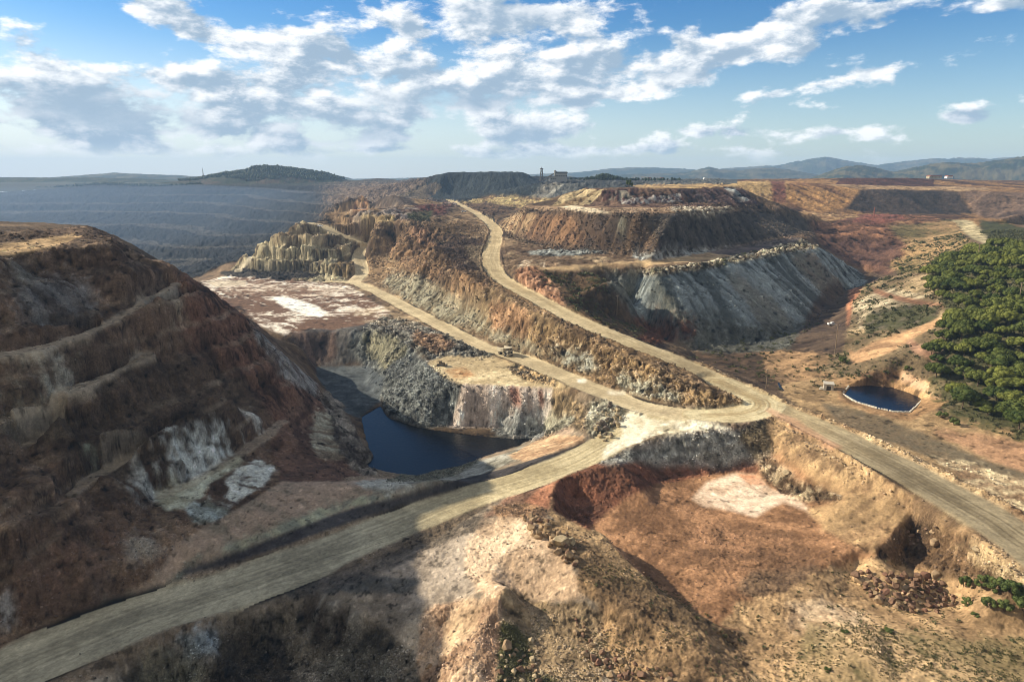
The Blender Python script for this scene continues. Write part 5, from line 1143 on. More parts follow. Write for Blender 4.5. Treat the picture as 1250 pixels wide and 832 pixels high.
WH = hill_range('wooded_hill', [(160, 226), (200, 223), (238, 219), (250, 216.5), (275, 212), (300, 209), (312, 204.5), (322, 203.5), (345, 205), (362, 207.5), (385, 210), (400, 212), (410, 216), (430, 221)], 3150, 330, (52, 60, 44), (84, 74, 62), base=86, seed=10.0)
hill_range('far_ridge', [(425, 222), (445, 219), (462, 217.5), (480, 219), (494, 221.5), (500, 217.5), (540, 216.2), (566, 216.2), (590, 221)], 3300, 220, (84, 74, 66), (64, 60, 54), base=86, seed=11.0, bumps=.6)
# ------------------------------------------------------------------ helpers for things
import bmesh
def plain_mat(name, col, rough=.8, metal=0.0, var=.12, scale=3.0, spec=.3, use_attr=None):
    m, nt, b = pbsdf(name, rough, spec); b.inputs['Metallic'].default_value = metal
    ge = nt.nodes.new('ShaderNodeNewGeometry'); n = nt.nodes.new('ShaderNodeTexNoise'); n.inputs['Scale'].default_value = scale; n.inputs['Detail'].default_value = 5
    nt.links.new(ge.outputs['Position'], n.inputs['Vector'])
    mr = nt.nodes.new('ShaderNodeMapRange'); mr.inputs[1].default_value = .3; mr.inputs[2].default_value = .7; mr.inputs[3].default_value = 1 - var; mr.inputs[4].default_value = 1 + var
    nt.links.new(n.outputs['Fac'], mr.inputs[0])
    vm = nt.nodes.new('ShaderNodeVectorMath'); vm.operation = 'SCALE'; nt.links.new(mr.outputs[0], vm.inputs['Scale'])
    if use_attr:
        at = nt.nodes.new('ShaderNodeAttribute'); at.attribute_name = use_attr; nt.links.new(at.outputs['Color'], vm.inputs[0])
    else: vm.inputs[0].default_value = tuple(col)[:3]
    nt.links.new(vm.outputs[0], b.inputs['Base Color'])
    return m
def foliage_mat(name, a, b_):
    m, nt, b = pbsdf(name, .75, .15)
    oi = nt.nodes.new('ShaderNodeObjectInfo'); ge = nt.nodes.new('ShaderNodeNewGeometry'); n = nt.nodes.new('ShaderNodeTexNoise'); n.inputs['Scale'].default_value = .55; n.inputs['Detail'].default_value = 4
    nt.links.new(ge.outputs['Position'], n.inputs['Vector'])
    ad = nt.nodes.new('ShaderNodeMath'); ad.operation = 'MULTIPLY_ADD'; nt.links.new(oi.outputs['Random'], ad.inputs[0]); ad.inputs[1].default_value = .75; nt.links.new(n.outputs['Fac'], ad.inputs[2])
    mr = nt.nodes.new('ShaderNodeMapRange'); mr.inputs[1].default_value = .35; mr.inputs[2].default_value = 1.3; nt.links.new(ad.outputs[0], mr.inputs[0])
    mx = nt.nodes.new('ShaderNodeMix'); mx.data_type = 'RGBA'; nt.links.new(mr.outputs[0], mx.inputs[0]); mx.inputs[6].default_value = (*a, 1); mx.inputs[7].default_value = (*b_, 1)
    nt.links.new(mx.outputs[2], b.inputs['Base Color'])
    return m
def tag(o, label, cat, group=None, kind=None):
    if label: o['label'] = label
    if cat: o['category'] = cat
    if group: o['group'] = group
    if kind: o['kind'] = kind
    return o
def empty(name, loc, rz=0.0, s=1.0):
    o = bpy.data.objects.new(name, None); o.location = loc; o.rotation_euler = (0, 0, rz); o.scale = (s, s, s); o.empty_display_size = .5; COL.objects.link(o); return o
def copy_tree(o, parent=None):
    c = o.copy(); COL.objects.link(c)
    if parent is not None: c.parent = parent
    for ch in o.children: copy_tree(ch, c)
    return c
class MB:
    """collects shapes and links them as one mesh"""
    def __init__(s): s.v = []; s.f = []
    def add(s, vs, fs):
        n = len(s.v); s.v += [tuple(v) for v in vs]; s.f += [tuple(i + n for i in f) for f in fs]; return s
    def box(s, c, d, taper=1.0, rz=0.0, shift=(0, 0)):
        hx, hy, hz = d[0] / 2, d[1] / 2, d[2] / 2; vs = []
        for z, k, sh in ((-hz, 1, (0, 0)), (hz, taper, shift)):
            for x, y in ((-hx, -hy), (hx, -hy), (hx, hy), (-hx, hy)):
                x2, y2 = x * k + sh[0], y * k + sh[1]
                vs.append((c[0] + x2 * math.cos(rz) - y2 * math.sin(rz), c[1] + x2 * math.sin(rz) + y2 * math.cos(rz), c[2] + z))
        return s.add(vs, [(3, 2, 1, 0), (4, 5, 6, 7), (0, 1, 5, 4), (1, 2, 6, 5), (2, 3, 7, 6), (3, 0, 4, 7)])
    def tube(s, a, b, r0, r1=None, n=8, caps=True):
        r1 = r0 if r1 is None else r1; a, b = Vector(a), Vector(b); d = (b - a).normalized(); u = d.orthogonal().normalized(); w = d.cross(u); vs = []
        for p, r in ((a, r0), (b, r1)):
            for k in range(n):
                t = 2 * math.pi * k / n; vs.append(p + u * (r * math.cos(t)) + w * (r * math.sin(t)))
        fs = [(k, (k + 1) % n, n + (k + 1) % n, n + k) for k in range(n)]
        if caps: fs += [tuple(range(n - 1, -1, -1)), tuple(range(n, 2 * n))]
        return s.add(vs, fs)
    def prism(s, prof, y0, y1):
        """profile in x,z extruded along y"""
        n = len(prof); vs = [(x, y0, z) for x, z in prof] + [(x, y1, z) for x, z in prof]
        return s.add(vs, [(k, (k + 1) % n, n + (k + 1) % n, n + k) for k in range(n)] + [tuple(range(n - 1, -1, -1)), tuple(range(n, 2 * n))])
    def build(s, name, mat, parent=None, smooth=False, bevel=0.0):
        bm = bmesh.new(); vs = [bm.verts.new(v) for v in s.v]
        for f in s.f:
            try: bm.faces.new([vs[i] for i in f])
            except ValueError: pass
        bmesh.ops.recalc_face_normals(bm, faces=bm.faces)
        if bevel: bmesh.ops.bevel(bm, geom=list(bm.edges), offset=bevel, segments=1, affect='EDGES', clamp_overlap=True)
        me = bpy.data.meshes.new(name); bm.to_mesh(me); bm.free(); me.materials.append(mat)
        if smooth: me.polygons.foreach_set('use_smooth', [True] * len(me.polygons))
        o = bpy.data.objects.new(name, me); COL.objects.link(o)
        if parent is not None: o.parent = parent
        return o
def ico(sub):
    bm = bmesh.new(); bmesh.ops.create_icosphere(bm, subdivisions=sub, radius=1.0)
    v = np.array([p.co[:] for p in bm.verts], np.float32); f = np.array([[q.index for q in p.verts] for p in bm.faces], np.int32); bm.free(); return v, f
ICO1, ICO2, ICO3, ICO4 = ico(1), ico(2), ico(3), ico(4)
M_bark = plain_mat('pine_bark', (.11, .075, .05), .9, var=.3)
M_pine = foliage_mat('pine_needles', (.026, .046, .010), (.140, .152, .030))
M_bush = foliage_mat('bush_leaves', (.052, .056, .024), (.105, .108, .050))
rs = np.random.RandomState(5)
def crown_mesh(name, R, h, nclump, leaves, rs, low=False):
    vs, fs, n = [], [], 0
    v0, f0 = ICO2
    for k in range(nclump):
        a = rs.rand() * 2 * math.pi; q = math.sqrt(rs.rand()) * .82
        if k < nclump * .35: q = .62 + .22 * rs.rand()
        cx, cy = R * q * math.cos(a), R * q * math.sin(a)
        cz = h * (1 - q * q * .85) * (.55 + .25 * rs.rand()) - (h * .25 * rs.rand())
        r = R * (.22 + .13 * rs.rand()) * (1 - .25 * q)
        p = v0 * np.array([r, r, r * .88], np.float32)
        w = p + [cx, cy, cz]
        d = 1 + .26 * fbm3(w[:, 0] + k * 9, w[:, 1], w[:, 2], r * .55, 3, .7, 3.0)
        w = p * d[:, None] + [cx, cy, cz]
        vs.append(w); fs.append(f0 + n); n += len(w)
        # needle tufts standing out of the clump
        m = leaves; dirs = rs.normal(size=(m, 3)); dirs[:, 2] = np.abs(dirs[:, 2]) * .8 - .15; dirs /= np.linalg.norm(dirs, axis=1)[:, None]
        base = dirs * np.array([r, r, r * .88]) * .93 + [cx, cy, cz]
        sz = (.10 + .12 * rs.rand(m, 1)) * max(R, 1.6) * .42
        t1 = rs.normal(size=(m, 3)); t1 -= (t1 * dirs).sum(1)[:, None] * dirs; t1 /= np.linalg.norm(t1, axis=1)[:, None]
        tri = np.stack([base - t1 * sz * .5, base + t1 * sz * .5, base + dirs * sz * 1.25], 1).reshape(-1, 3)
        vs.append(tri.astype(np.float32)); fs.append(np.arange(m * 3).reshape(-1, 3) + n); n += m * 3
    co = np.concatenate(vs); f = np.concatenate(fs).astype(np.int32)
    me = bpy.data.meshes.new(name); me.vertices.add(len(co)); me.vertices.foreach_set('co', co.astype(np.float32).ravel()); me.loops.add(f.size); me.loops.foreach_set('vertex_index', f.ravel())
    me.polygons.add(len(f)); me.polygons.foreach_set('loop_start', np.arange(0, f.size, 3, dtype=np.int32)); me.update(calc_edges=True)
    return me
def pine_proto(k):
    root = empty('pine_tree', (0, 0, 0)); R = 5.4 + .4 * k; hh = 6.6
    t = MB(); pts = [(0, 0, -.6), (.12, .05, 1.6), (-.05, .2, 3.2), (.15, .1, 4.7)]
    for i, (a, b) in enumerate(zip(pts[:-1], pts[1:])): t.tube(a, b, .30 - .07 * i, .24 - .07 * i, 8)
    for j in range(6):
        a = j * 1.047 + k; t.tube((0, .1, 3.0 + .25 * j), (R * .55 * math.cos(a), R * .55 * math.sin(a), 5.0 + .2 * (j % 3)), .11, .04, 6)
    t.build('trunk', M_bark, root, smooth=True)
    me = crown_mesh('crown', R, 4.3, 34, 70, np.random.RandomState(20 + k)); me.materials.append(M_pine)
    c = bpy.data.objects.new('crown', me); COL.objects.link(c); c.parent = root; c.location = (0, 0, 3.9)
    return root
def in_px(u, v, poly):
    c = False; n = len(poly)
    for i in range(n):
        x1, y1 = poly[i]; x2, y2 = poly[(i + 1) % n]
        if (y1 > v) != (y2 > v) and u < (x2 - x1) * (v - y1) / (y2 - y1) + x1: c = not c
    return c
PINES = [(1136, 336), (1152, 318), (1175, 312), (1215, 304), (1250, 300), (1300, 292), (1330, 420), (1330, 545), (1252, 534), (1226, 526), (1190, 510), (1166, 494), (1150, 470), (1128, 448), (1134, 430), (1152, 425), (1158, 404), (1176, 384), (1152, 372), (1130, 352)]
def scatter_pines():
    protos = [pine_proto(k) for k in range(4)]
    rr = random.Random(3); spots = []
    tries = 0
    while len(spots) < 285 and tries < 60000:
        tries += 1
        x = rr.uniform(120, 400); y = rr.uniform(190, 640)
        z = ground_z(x, y); u, v = project(x, y, z); u, v = float(u), float(v)
        if u > 1276 or not in_px(u, v, PINES): continue
        if any((x - a) ** 2 + (y - b) ** 2 < (8.6 * .5 * (s + .95)) ** 2 for a, b, _, s in spots): continue
        # a few open patches of scrub near the pond side
        if u < 1215 and v > 470 and vnoise2(np.float32(x / 16), np.float32(y / 16)) > .52: continue
        spots.append((x, y, z, rr.choice([rr.uniform(.5, .8), rr.uniform(.75, 1.1), rr.uniform(.9, 1.35)])))
    out = []
    spots.sort(key=lambda q: q[1])
    for i, (x, y, z, s) in enumerate(spots):
        k = i % 4; o = protos[k] if i < 4 else copy_tree(protos[k])
        o.location = (x, y, z - .1); o.rotation_euler = (0, 0, rr.uniform(0, 6.28)); o.scale = (s, s, s * rr.uniform(.85, 1.15))
        uu, vv = project(x, y, z)
        where = 'beside the bare clearing at the near left edge of the wood' if uu < 1180 and vv > 420 else 'at the upper left edge of the wood below the light track' if uu < 1180 else 'at the foot of the wood along the dirt plain' if vv > 490 else 'against the right edge of the photo' if uu > 1235 else 'high on the slope near the skyline of the wood' if vv < 350 else 'in the closed middle of the wood'
        szw = 'small' if s < .75 else 'broad' if s > 1.05 else 'medium'; where = where.replace('of the wood', '').replace('  ', ' ').strip()
        tag(o, szw + ' rounded umbrella pine ' + where, 'tree', 'umbrella pines ' + where); out.append(o)
    print('pines', len(spots), tries)
    return protos
PROTOS = scatter_pines()
# --- low bushes scattered as growth nobody could count, on every piece of ground that carries scrub
def scatter_growth(name, label, field, n, smin, smax, mat, seed, rmax, leaf=26):
    r_ = np.random.RandomState(seed)
    area = (RR ** 2) * np.gradient(ss)[:, None] * np.gradient(tt)[None, :]
    uu, vv = project(GX, GY, H)
    vis = ((uu > -60) & (uu < 1310) & (vv > 150) & (vv < 900) & (RR < rmax))
    w = (field * area * vis * (ROADM < .2) / np.maximum(RR, 150) ** .8).ravel().astype(np.float64); w /= w.sum()
    ids = r_.choice(w.size, n, p=w)
    X = MX.ravel()[ids] + r_.normal(size=n) * .4; Y = MY.ravel()[ids] + r_.normal(size=n) * .4; Z = H.ravel()[ids]; R = RR.ravel()[ids]
    s = (smin + (smax - smin) * r_.rand(n) ** 2) * np.clip(R / 330, .45, 1.8)
    # each bush: leaf triangles in a low dome
    d = r_.normal(size=(n, leaf, 3)); d[..., 2] = np.abs(d[..., 2]); d /= np.linalg.norm(d, axis=2, keepdims=True)
    rad = .45 + .55 * r_.rand(n, leaf, 1)
    c = d * rad * s[:, None, None] * np.array([1, 1, .8]) + np.stack([X, Y, Z], -1)[:, None]
    t1 = r_.normal(size=(n, leaf, 3)); t2 = r_.normal(size=(n, leaf, 3)); t2[..., 2] = np.abs(t2[..., 2])
    k = s[:, None, None] * .42
    tri = np.stack([c - t1 * k * .5, c + t1 * k * .5, c + t2 * k * .8], 2).reshape(-1, 3)
    o = mesh_from(name, tri, np.arange(len(tri)).reshape(-1, 3), None, mat, smooth=False)
    tag(o, label, 'scrub', None, 'stuff'); return o
gf = np.clip(VEG - .12, 0, 1) * sstep(-.25, .5, fbm3(GX, GY, H, 9, 4, .6, 7.0) + .4 * VEG) * (RR < 900)
scatter_growth('scrub', 'low olive green scrub dotted over the sandy slopes', gf, 6500, .35, 1.35, M_bush, 3, 900)
M_dry = foliage_mat('dry_grass', (.11, .095, .045), (.075, .080, .030))
scatter_growth('grass', 'dry grass and small weeds tufting the near sandy ground', np.clip(VEG - .05, 0, 1) * (RR < 300) * sstep(-.2, .6, N2 + N3 * .5), 9000, .35, .8, M_dry, 5, 300, 12)
# ------------------------------------------------------------------ loose rock
M_rubble = plain_mat('loose_rock', (0, 0, 0), .92, var=.25, scale=1.6, spec=.1, use_attr='soil')
def scatter_rubble(name, label, field, n, size, seed, rmax=900, RMIN=.5):
    r_ = np.random.RandomState(seed)
    area = (RR ** 2) * np.gradient(ss)[:, None] * np.gradient(tt)[None, :]
    uu, vv = project(GX, GY, H)
    vis = ((uu > -40) & (uu < 1290) & (vv > 200) & (vv < 870) & (RR < rmax))
    w = (field * area * vis * (lk < .1) / RR ** 1.2).ravel().astype(np.float64); w /= w.sum()
    ids = r_.choice(w.size, n, p=w)
    X = MX.ravel()[ids] + r_.normal(size=n) * .3; Y = MY.ravel()[ids] + r_.normal(size=n) * .3; Z = H.ravel()[ids]; R = RR.ravel()[ids]
    s = size * (.45 + 1.3 * r_.rand(n) ** 3.5) * np.clip(R / 330, RMIN, 1.9)
    v0, f0 = ICO1; base = []
    for k in range(24):
        b = v0 * (1 + .38 * (r_.rand(len(v0), 1) - .5) * 1.6) * (.7 + .6 * r_.rand(1, 3)); base.append(b)
    base = np.array(base, np.float32); B = base[r_.randint(0, 24, n)]
    a = r_.rand(n) * 6.283; ca, sa = np.cos(a)[:, None], np.sin(a)[:, None]
    x = B[..., 0] * ca - B[..., 1] * sa; y = B[..., 0] * sa + B[..., 1] * ca; z = B[..., 2] * .75
    co = np.stack([X[:, None] + x * s[:, None], Y[:, None] + y * s[:, None], Z[:, None] + (z + .25) * s[:, None]], -1).reshape(-1, 3)
    f = (f0[None] + (np.arange(n) * len(v0))[:, None, None]).reshape(-1, 3)
    c = ALB.reshape(-1, 3)[ids]; g = c.mean(1, keepdims=True); c = (c * .8 + g * .2) * (.45 + 1.15 * r_.rand(n, 1) ** 1.2) + .01
    c = np.repeat(np.concatenate([c, np.ones((n, 1))], 1)[:, None], len(v0), 1).reshape(-1, 4)
    o = mesh_from(name, co, f, c, M_rubble, smooth=False); tag(o, label, 'rubble', None, 'stuff'); return o
scatter_rubble('rubble', 'loose grey and brown rubble strewn on the banks, berms and tip faces', np.clip(RUB - .15, 0, 1) * sstep(-.6, .5, N2 + N3 * .4), 60000, .40, 8)

gnear = sstep(330, 150, RR) * (1 - ROADM * .97) * (.02 + np.clip(RA - .2, 0, 1) + .6 * (RUB > .2)) * sstep(-.1, .6, N2 + N1 * .5 + N3 * .4)
scatter_rubble('gravel', 'small loose stones scattered over the near ground', gnear, 24000, .26, 18, 340, .8)

M_boulder = {}
def boulder_mat(name, a): M_boulder[name] = plain_mat(name, a, .92, var=.28, scale=.9, spec=.1)
boulder_mat('tan_rock', (.30, .215, .13)); boulder_mat('brown_rock', (.185, .115, .075)); boulder_mat('rust_rock', (.19, .105, .07)); boulder_mat('pale_rock', (.40, .32, .20)); boulder_mat('grey_rock', (.17, .14, .11))
def boulder_mesh(seed):
    r_ = np.random.RandomState(seed); v, f = ICO4; v = v.copy() * (.8 + .45 * r_.rand(1, 3))
    for k in range(13):                                    # broken faces
        n = r_.normal(size=3); n /= np.linalg.norm(n); d = .46 + .30 * r_.rand(); t = v @ n - d; v = v - np.clip(t, 0, None)[:, None] * n
    v = v * (1 + .035 * fbm3(v[:, 0] + seed, v[:, 1], v[:, 2], .35, 3, .6, 2.0)[:, None])
    me = bpy.data.meshes.new('boulder'); me.vertices.add(len(v)); me.vertices.foreach_set('co', v.astype(np.float32).ravel()); me.loops.add(f.size); me.loops.foreach_set('vertex_index', f.ravel())
    me.polygons.add(len(f)); me.polygons.foreach_set('loop_start', np.arange(0, f.size, 3, dtype=np.int32)); me.polygons.foreach_set('use_smooth', [False] * len(f)); me.update(calc_edges=True); return me
BM = {}
for mn in M_boulder:
    for k in range(5):
        me = boulder_mesh(k + 1); me.materials.append(M_boulder[mn]); BM[mn, k] = me
def boulder(u, v, s, mat, label, group=None, rr=random, up=0.0):
    h = hit(u, v)
    if h is None: return
    o = bpy.data.objects.new('boulder', BM[mat, rr.randrange(5)]); COL.objects.link(o)
    o.scale = [s * rr.uniform(.85, 1.15), s * rr.uniform(.85, 1.15), s * rr.uniform(.75, 1.0)]; o.rotation_euler = (rr.uniform(-.3, .3), rr.uniform(-.3, .3), rr.uniform(0, 6.28))
    o.location = (h[0], h[1], h[2] + s * .3 + up); tag(o, label, 'boulder', group); return o
HUE = {'tan_rock': 'tan', 'brown_rock': 'brown', 'rust_rock': 'rusty', 'pale_rock': 'pale', 'grey_rock': 'dull grey'}
def heap(poly, n, smin, smax, mats, label, group, seed, stack=0):
    rr = random.Random(seed); us = [p[0] for p in poly]; vs = [p[1] for p in poly]; got = []
    k = 0
    while len(got) < n and k < 6000:
        k += 1; u = rr.uniform(min(us), max(us)); v = rr.uniform(min(vs), max(vs))
        if not in_px(u, v, poly): continue
        s = smin + (smax - smin) * rr.random() ** 2.2; h = hit(u, v)
        if h is None or any(math.hypot(h[0] - a, h[1] - b) < (s + t) * .62 for a, b, t in got): continue
        got.append((h[0], h[1], s)); fu = (u - min(us)) / (max(us) - min(us)); fv = (v - min(vs)) / (max(vs) - min(vs)); mt = rr.choice(mats)
        where = ('upper ' if fv < .36 else 'lower ' if fv > .66 else 'middle ') + ('left' if fu < .3 else 'right' if fu > .7 else 'centre')
        def lab(m, top=''): return '%s%s %s boulder at the %s of %s' % (top, 'big' if s > (smin + smax) * .5 else 'small', HUE[m], where, label)
        boulder(u, v, s, mt, lab(mt), group, rr)
        if stack and rr.random() < stack:
            mt = rr.choice(mats); boulder(u + rr.uniform(-2, 2), v, s * .8, mt, lab(mt, 'perched '), group, rr, s * .95)
heap([(632, 628), (655, 630), (680, 645), (702, 662), (706, 690), (694, 690), (670, 665), (645, 652)], 40, .9, 2.0, ['tan_rock', 'tan_rock', 'brown_rock'],
     'the heap left of the red basin', 'tan boulders heaped on the crest left of the red basin', 2, .35)
boulder(683, 664, 2.9, 'pale_rock', 'largest pale yellow boulder of the heap on the crest left of the red basin')
boulder(695, 681, 2.3, 'tan_rock', 'tall tan boulder at the lower end of the heap beside the red basin')
boulder(697, 663, 2.0, 'pale_rock', 'pale boulder just right of the largest one on the crest by the red basin')
heap([(1038, 694), (1070, 700), (1100, 702), (1140, 700), (1152, 712), (1168, 734), (1150, 748), (1110, 746), (1070, 735), (1048, 712)], 84, .85, 1.8, ['brown_rock', 'rust_rock', 'brown_rock', 'brown_rock', 'tan_rock'],
     'the heap below the rock pit', 'reddish brown boulders heaped below the rock pit at the lower right', 4, .4)
heap([(612, 770), (640, 775), (668, 800), (675, 832), (610, 832)], 24, .6, 1.5, ['tan_rock', 'pale_rock', 'brown_rock'],
     'the rocks below the spur', 'tan boulders at the foot of the grassy spur at the bottom centre', 6)
heap([(694, 752), (712, 756), (726, 790), (760, 806), (820, 818), (820, 832), (740, 832), (716, 806)], 46, .5, 1.35, ['tan_rock', 'brown_rock', 'rust_rock'],
     'the string by the bottom edge', 'brown boulders in the string running to the bottom edge', 9)
heap([(1095, 652), (1130, 645), (1150, 655), (1145, 668), (1100, 664)], 16, .6, 1.6, ['brown_rock', 'tan_rock'], 'the dark rock pit', 'boulders inside the dark rock pit at the right', 12)
heap([(1190, 662), (1250, 690), (1250, 712), (1215, 700), (1190, 680)], 14, .5, 1.1, ['pale_rock', 'tan_rock'], 'the bank above the bushes', 'pale boulders on the bank at the right edge', 13)
heap([(728, 498), (752, 492), (760, 510), (752, 532), (738, 540), (724, 524)], 40, .7, 1.9, ['pale_rock', 'grey_rock'], 'the road junction heap', 'pale grey boulders of the heap beside the road junction', 14, .4)
boulder(1142, 664, 1.9, 'tan_rock', 'lone tan boulder in the middle of the dark rock pit')
boulder(1191, 672, 1.3, 'pale_rock', 'whitish boulder on the far rim of the dark rock pit')
boulder(524, 814, 1.2, 'tan_rock', 'lone tan boulder on the pink slope at the bottom centre')
boulder(958, 580, 2.2, 'pale_rock', 'big whitish boulder at the right end of the grey wall above the basin')
boulder(618, 792, 1.8, 'tan_rock', 'long tan boulder topmost of those below the grassy spur')
# ------------------------------------------------------------------ machines, buildings, masts
M_cream = plain_mat('cream_paint', (.55, .49, .36), .5, var=.08); M_white = plain_mat('white_paint', (.78, .77, .74), .45, var=.05); M_tyre = plain_mat('tyre_rubber', (.03, .03, .03), .85, var=.2)
M_steel = plain_mat('dull_steel', (.22, .21, .19), .6, metal=.3, var=.2); M_dark = plain_mat('dark_metal', (.06, .055, .05), .6, var=.2); M_glass = plain_mat('dark_glass', (.02, .025, .03), .12, var=.05, spec=.6)
M_bedrock = plain_mat('worn_dump_bed', (.16, .12, .085), .8, var=.3); M_conc = plain_mat('grey_render', (.50, .46, .38), .85, var=.14, scale=1.2); M_wood = plain_mat('weathered_wood', (.20, .15, .10), .9, var=.25)
M_rust = plain_mat('red_steel', (.22, .08, .06), .7, var=.2); M_yell = plain_mat('dusty_yellow_paint', (.20, .155, .09), .6, var=.2); M_roof = plain_mat('clay_roof', (.30, .12, .07), .85, var=.2); M_lamp = plain_mat('lamp_glass', (.7, .7, .65), .2, var=.02)
M_wallw = plain_mat('whitewashed_wall', (.74, .73, .70), .8, var=.05); M_corr = plain_mat('weathered_cladding', (.30, .30, .29), .7, var=.15)
def ground_tilt(o, x, y, rz, L):
    c, s = math.cos(rz), math.sin(rz); a = ground_z(x + c * L, y + s * L); b = ground_z(x - c * L, y - s * L)
    o.rotation_euler = (0, -math.atan2(a - b, 2 * L), rz)
def wheel(root, x, y, r, w, rim_mat):
    t = MB().tube((x, y - w / 2, r), (x, y + w / 2, r), r, n=18).build('wheel', M_tyre, root, bevel=.04)
    sgn = 1 if y > 0 else -1
    MB().tube((x, y + sgn * w * .3, r), (x, y + sgn * (w * .5 + .04), r), r * .55, r * .48, n=14).build('rim', rim_mat, t)
    MB().tube((x, y + sgn * w * .5, r), (x, y + sgn * (w * .5 + .12), r), r * .2, n=8).build('hub', M_dark, t)
def haul_truck(u, v, aim):
    h = place(u, v, 3.0); z = ground_z(h[0], h[1]); rz = math.atan2(aim[1] - h[1], aim[0] - h[0])
    r = empty('haul_truck', (h[0], h[1], z - .05), rz); ground_tilt(r, h[0], h[1], rz, 3)
    MB().box((0, -.75, 1.45), (8.6, .35, .6)).box((0, .75, 1.45), (8.6, .35, .6)).box((-2.4, 0, 1.3), (.5, 3.2, .5)).box((2.9, 0, 1.3), (.5, 3.4, .5)).build('chassis', M_dark, r, bevel=.03)
    b = MB().prism([(-4.9, 3.0), (-4.6, 2.1), (-1.2, 1.9), (1.5, 2.2), (1.7, 4.6), (1.2, 4.6), (.9, 2.9), (-1.2, 2.35), (-4.3, 2.55)], -2.3, 2.3)
    b.prism([(-4.9, 3.0), (-4.6, 2.1), (-1.2, 1.9), (1.5, 2.2), (1.7, 4.6), (-.5, 4.35), (-4.7, 3.9)], 2.3, 2.46).prism([(-4.9, 3.0), (-4.6, 2.1), (-1.2, 1.9), (1.5, 2.2), (1.7, 4.6), (-.5, 4.35), (-4.7, 3.9)], -2.46, -2.3)
    for x in (-3.8, -2.6, -1.4, -.2, 1.0):
        for s in (-1, 1): b.box((x, s * 2.53, 3.1), (.18, .14, 1.9))
    db = b.build('dump_body', M_cream, r)
    MB().prism([(1.5, 4.42), (4.2, 4.5), (4.2, 4.66), (1.5, 4.6)], -2.35, 2.35).build('canopy', M_cream, db)
    MB().prism([(-4.2, 2.62), (-1.2, 2.44), (.85, 3.0), (.9, 3.3), (-4.2, 2.85)], -2.2, 2.2).build('bed_lining', M_bedrock, db)
    c = MB().box((2.7, 1.25, 3.35), (1.7, 1.7, 1.7), .92).build('cab', M_cream, r, bevel=.06)
    MB().box((3.57, 1.25, 3.55), (.06, 1.4, .8)).build('windscreen', M_glass, c); MB().box((2.7, 2.1, 3.55), (1.1, .06, .75)).build('window', M_glass, c)
    MB().box((3.1, -.4, 2.35), (2.6, 1.9, 1.3), .96).build('hood', M_cream, r, bevel=.06)
    g = MB()
    for k in range(7): g.box((4.43, -.4, 1.85 + k * .16), (.06, 1.6, .07))
    g.build('grille', M_dark, r)
    MB().box((4.55, 0, 1.2), (.35, 4.4, .55)).build('bumper', M_cream, r, bevel=.04); MB().box((3.6, 0, 2.45), (1.2, 4.6, .12)).build('deck', M_steel, r)
    for s in (-1.7, 1.7): MB().tube((4.6, s, 1.75), (4.72, s, 1.75), .17, n=10).build('headlight', M_lamp, r)
    lad = MB().tube((4.75, -1.9, .6), (4.2, -1.9, 2.5), .05).tube((4.75, -1.4, .6), (4.2, -1.4, 2.5), .05)
    for k in range(5): lad.tube((4.68 - .11 * k, -1.9, .8 + .36 * k), (4.68 - .11 * k, -1.4, .8 + .36 * k), .035)
    lad.build('ladder', M_steel, r)
    ra = MB()
    for x in (3.1, 4.15):
        ra.tube((x, -2.25, 2.5), (x, -2.25, 3.4), .04); ra.tube((x, -.9, 2.5 if x > 4 else 3.0), (x, -.9, 3.4), .04)
    ra.tube((3.1, -2.25, 3.4), (4.15, -2.25, 3.4), .04).tube((4.15, -2.25, 3.4), (4.15, -.9, 3.4), .04); ra.build('railing', M_steel, r)
    wheel(r, 2.9, 2.0, 1.05, .8, M_yell); wheel(r, 2.9, -2.0, 1.05, .8, M_yell)
    for s in (-1, 1):
        wheel(r, -2.4, s * 1.25, 1.05, .7, M_yell); wheel(r, -2.4, s * 2.05, 1.05, .7, M_yell)
    tag(r, 'dusty cream haul truck with a high dump body driving on the lower road', 'truck'); r.scale = (1.15,) * 3
    return r
haul_truck(617, 433, place(700, 463, 4))
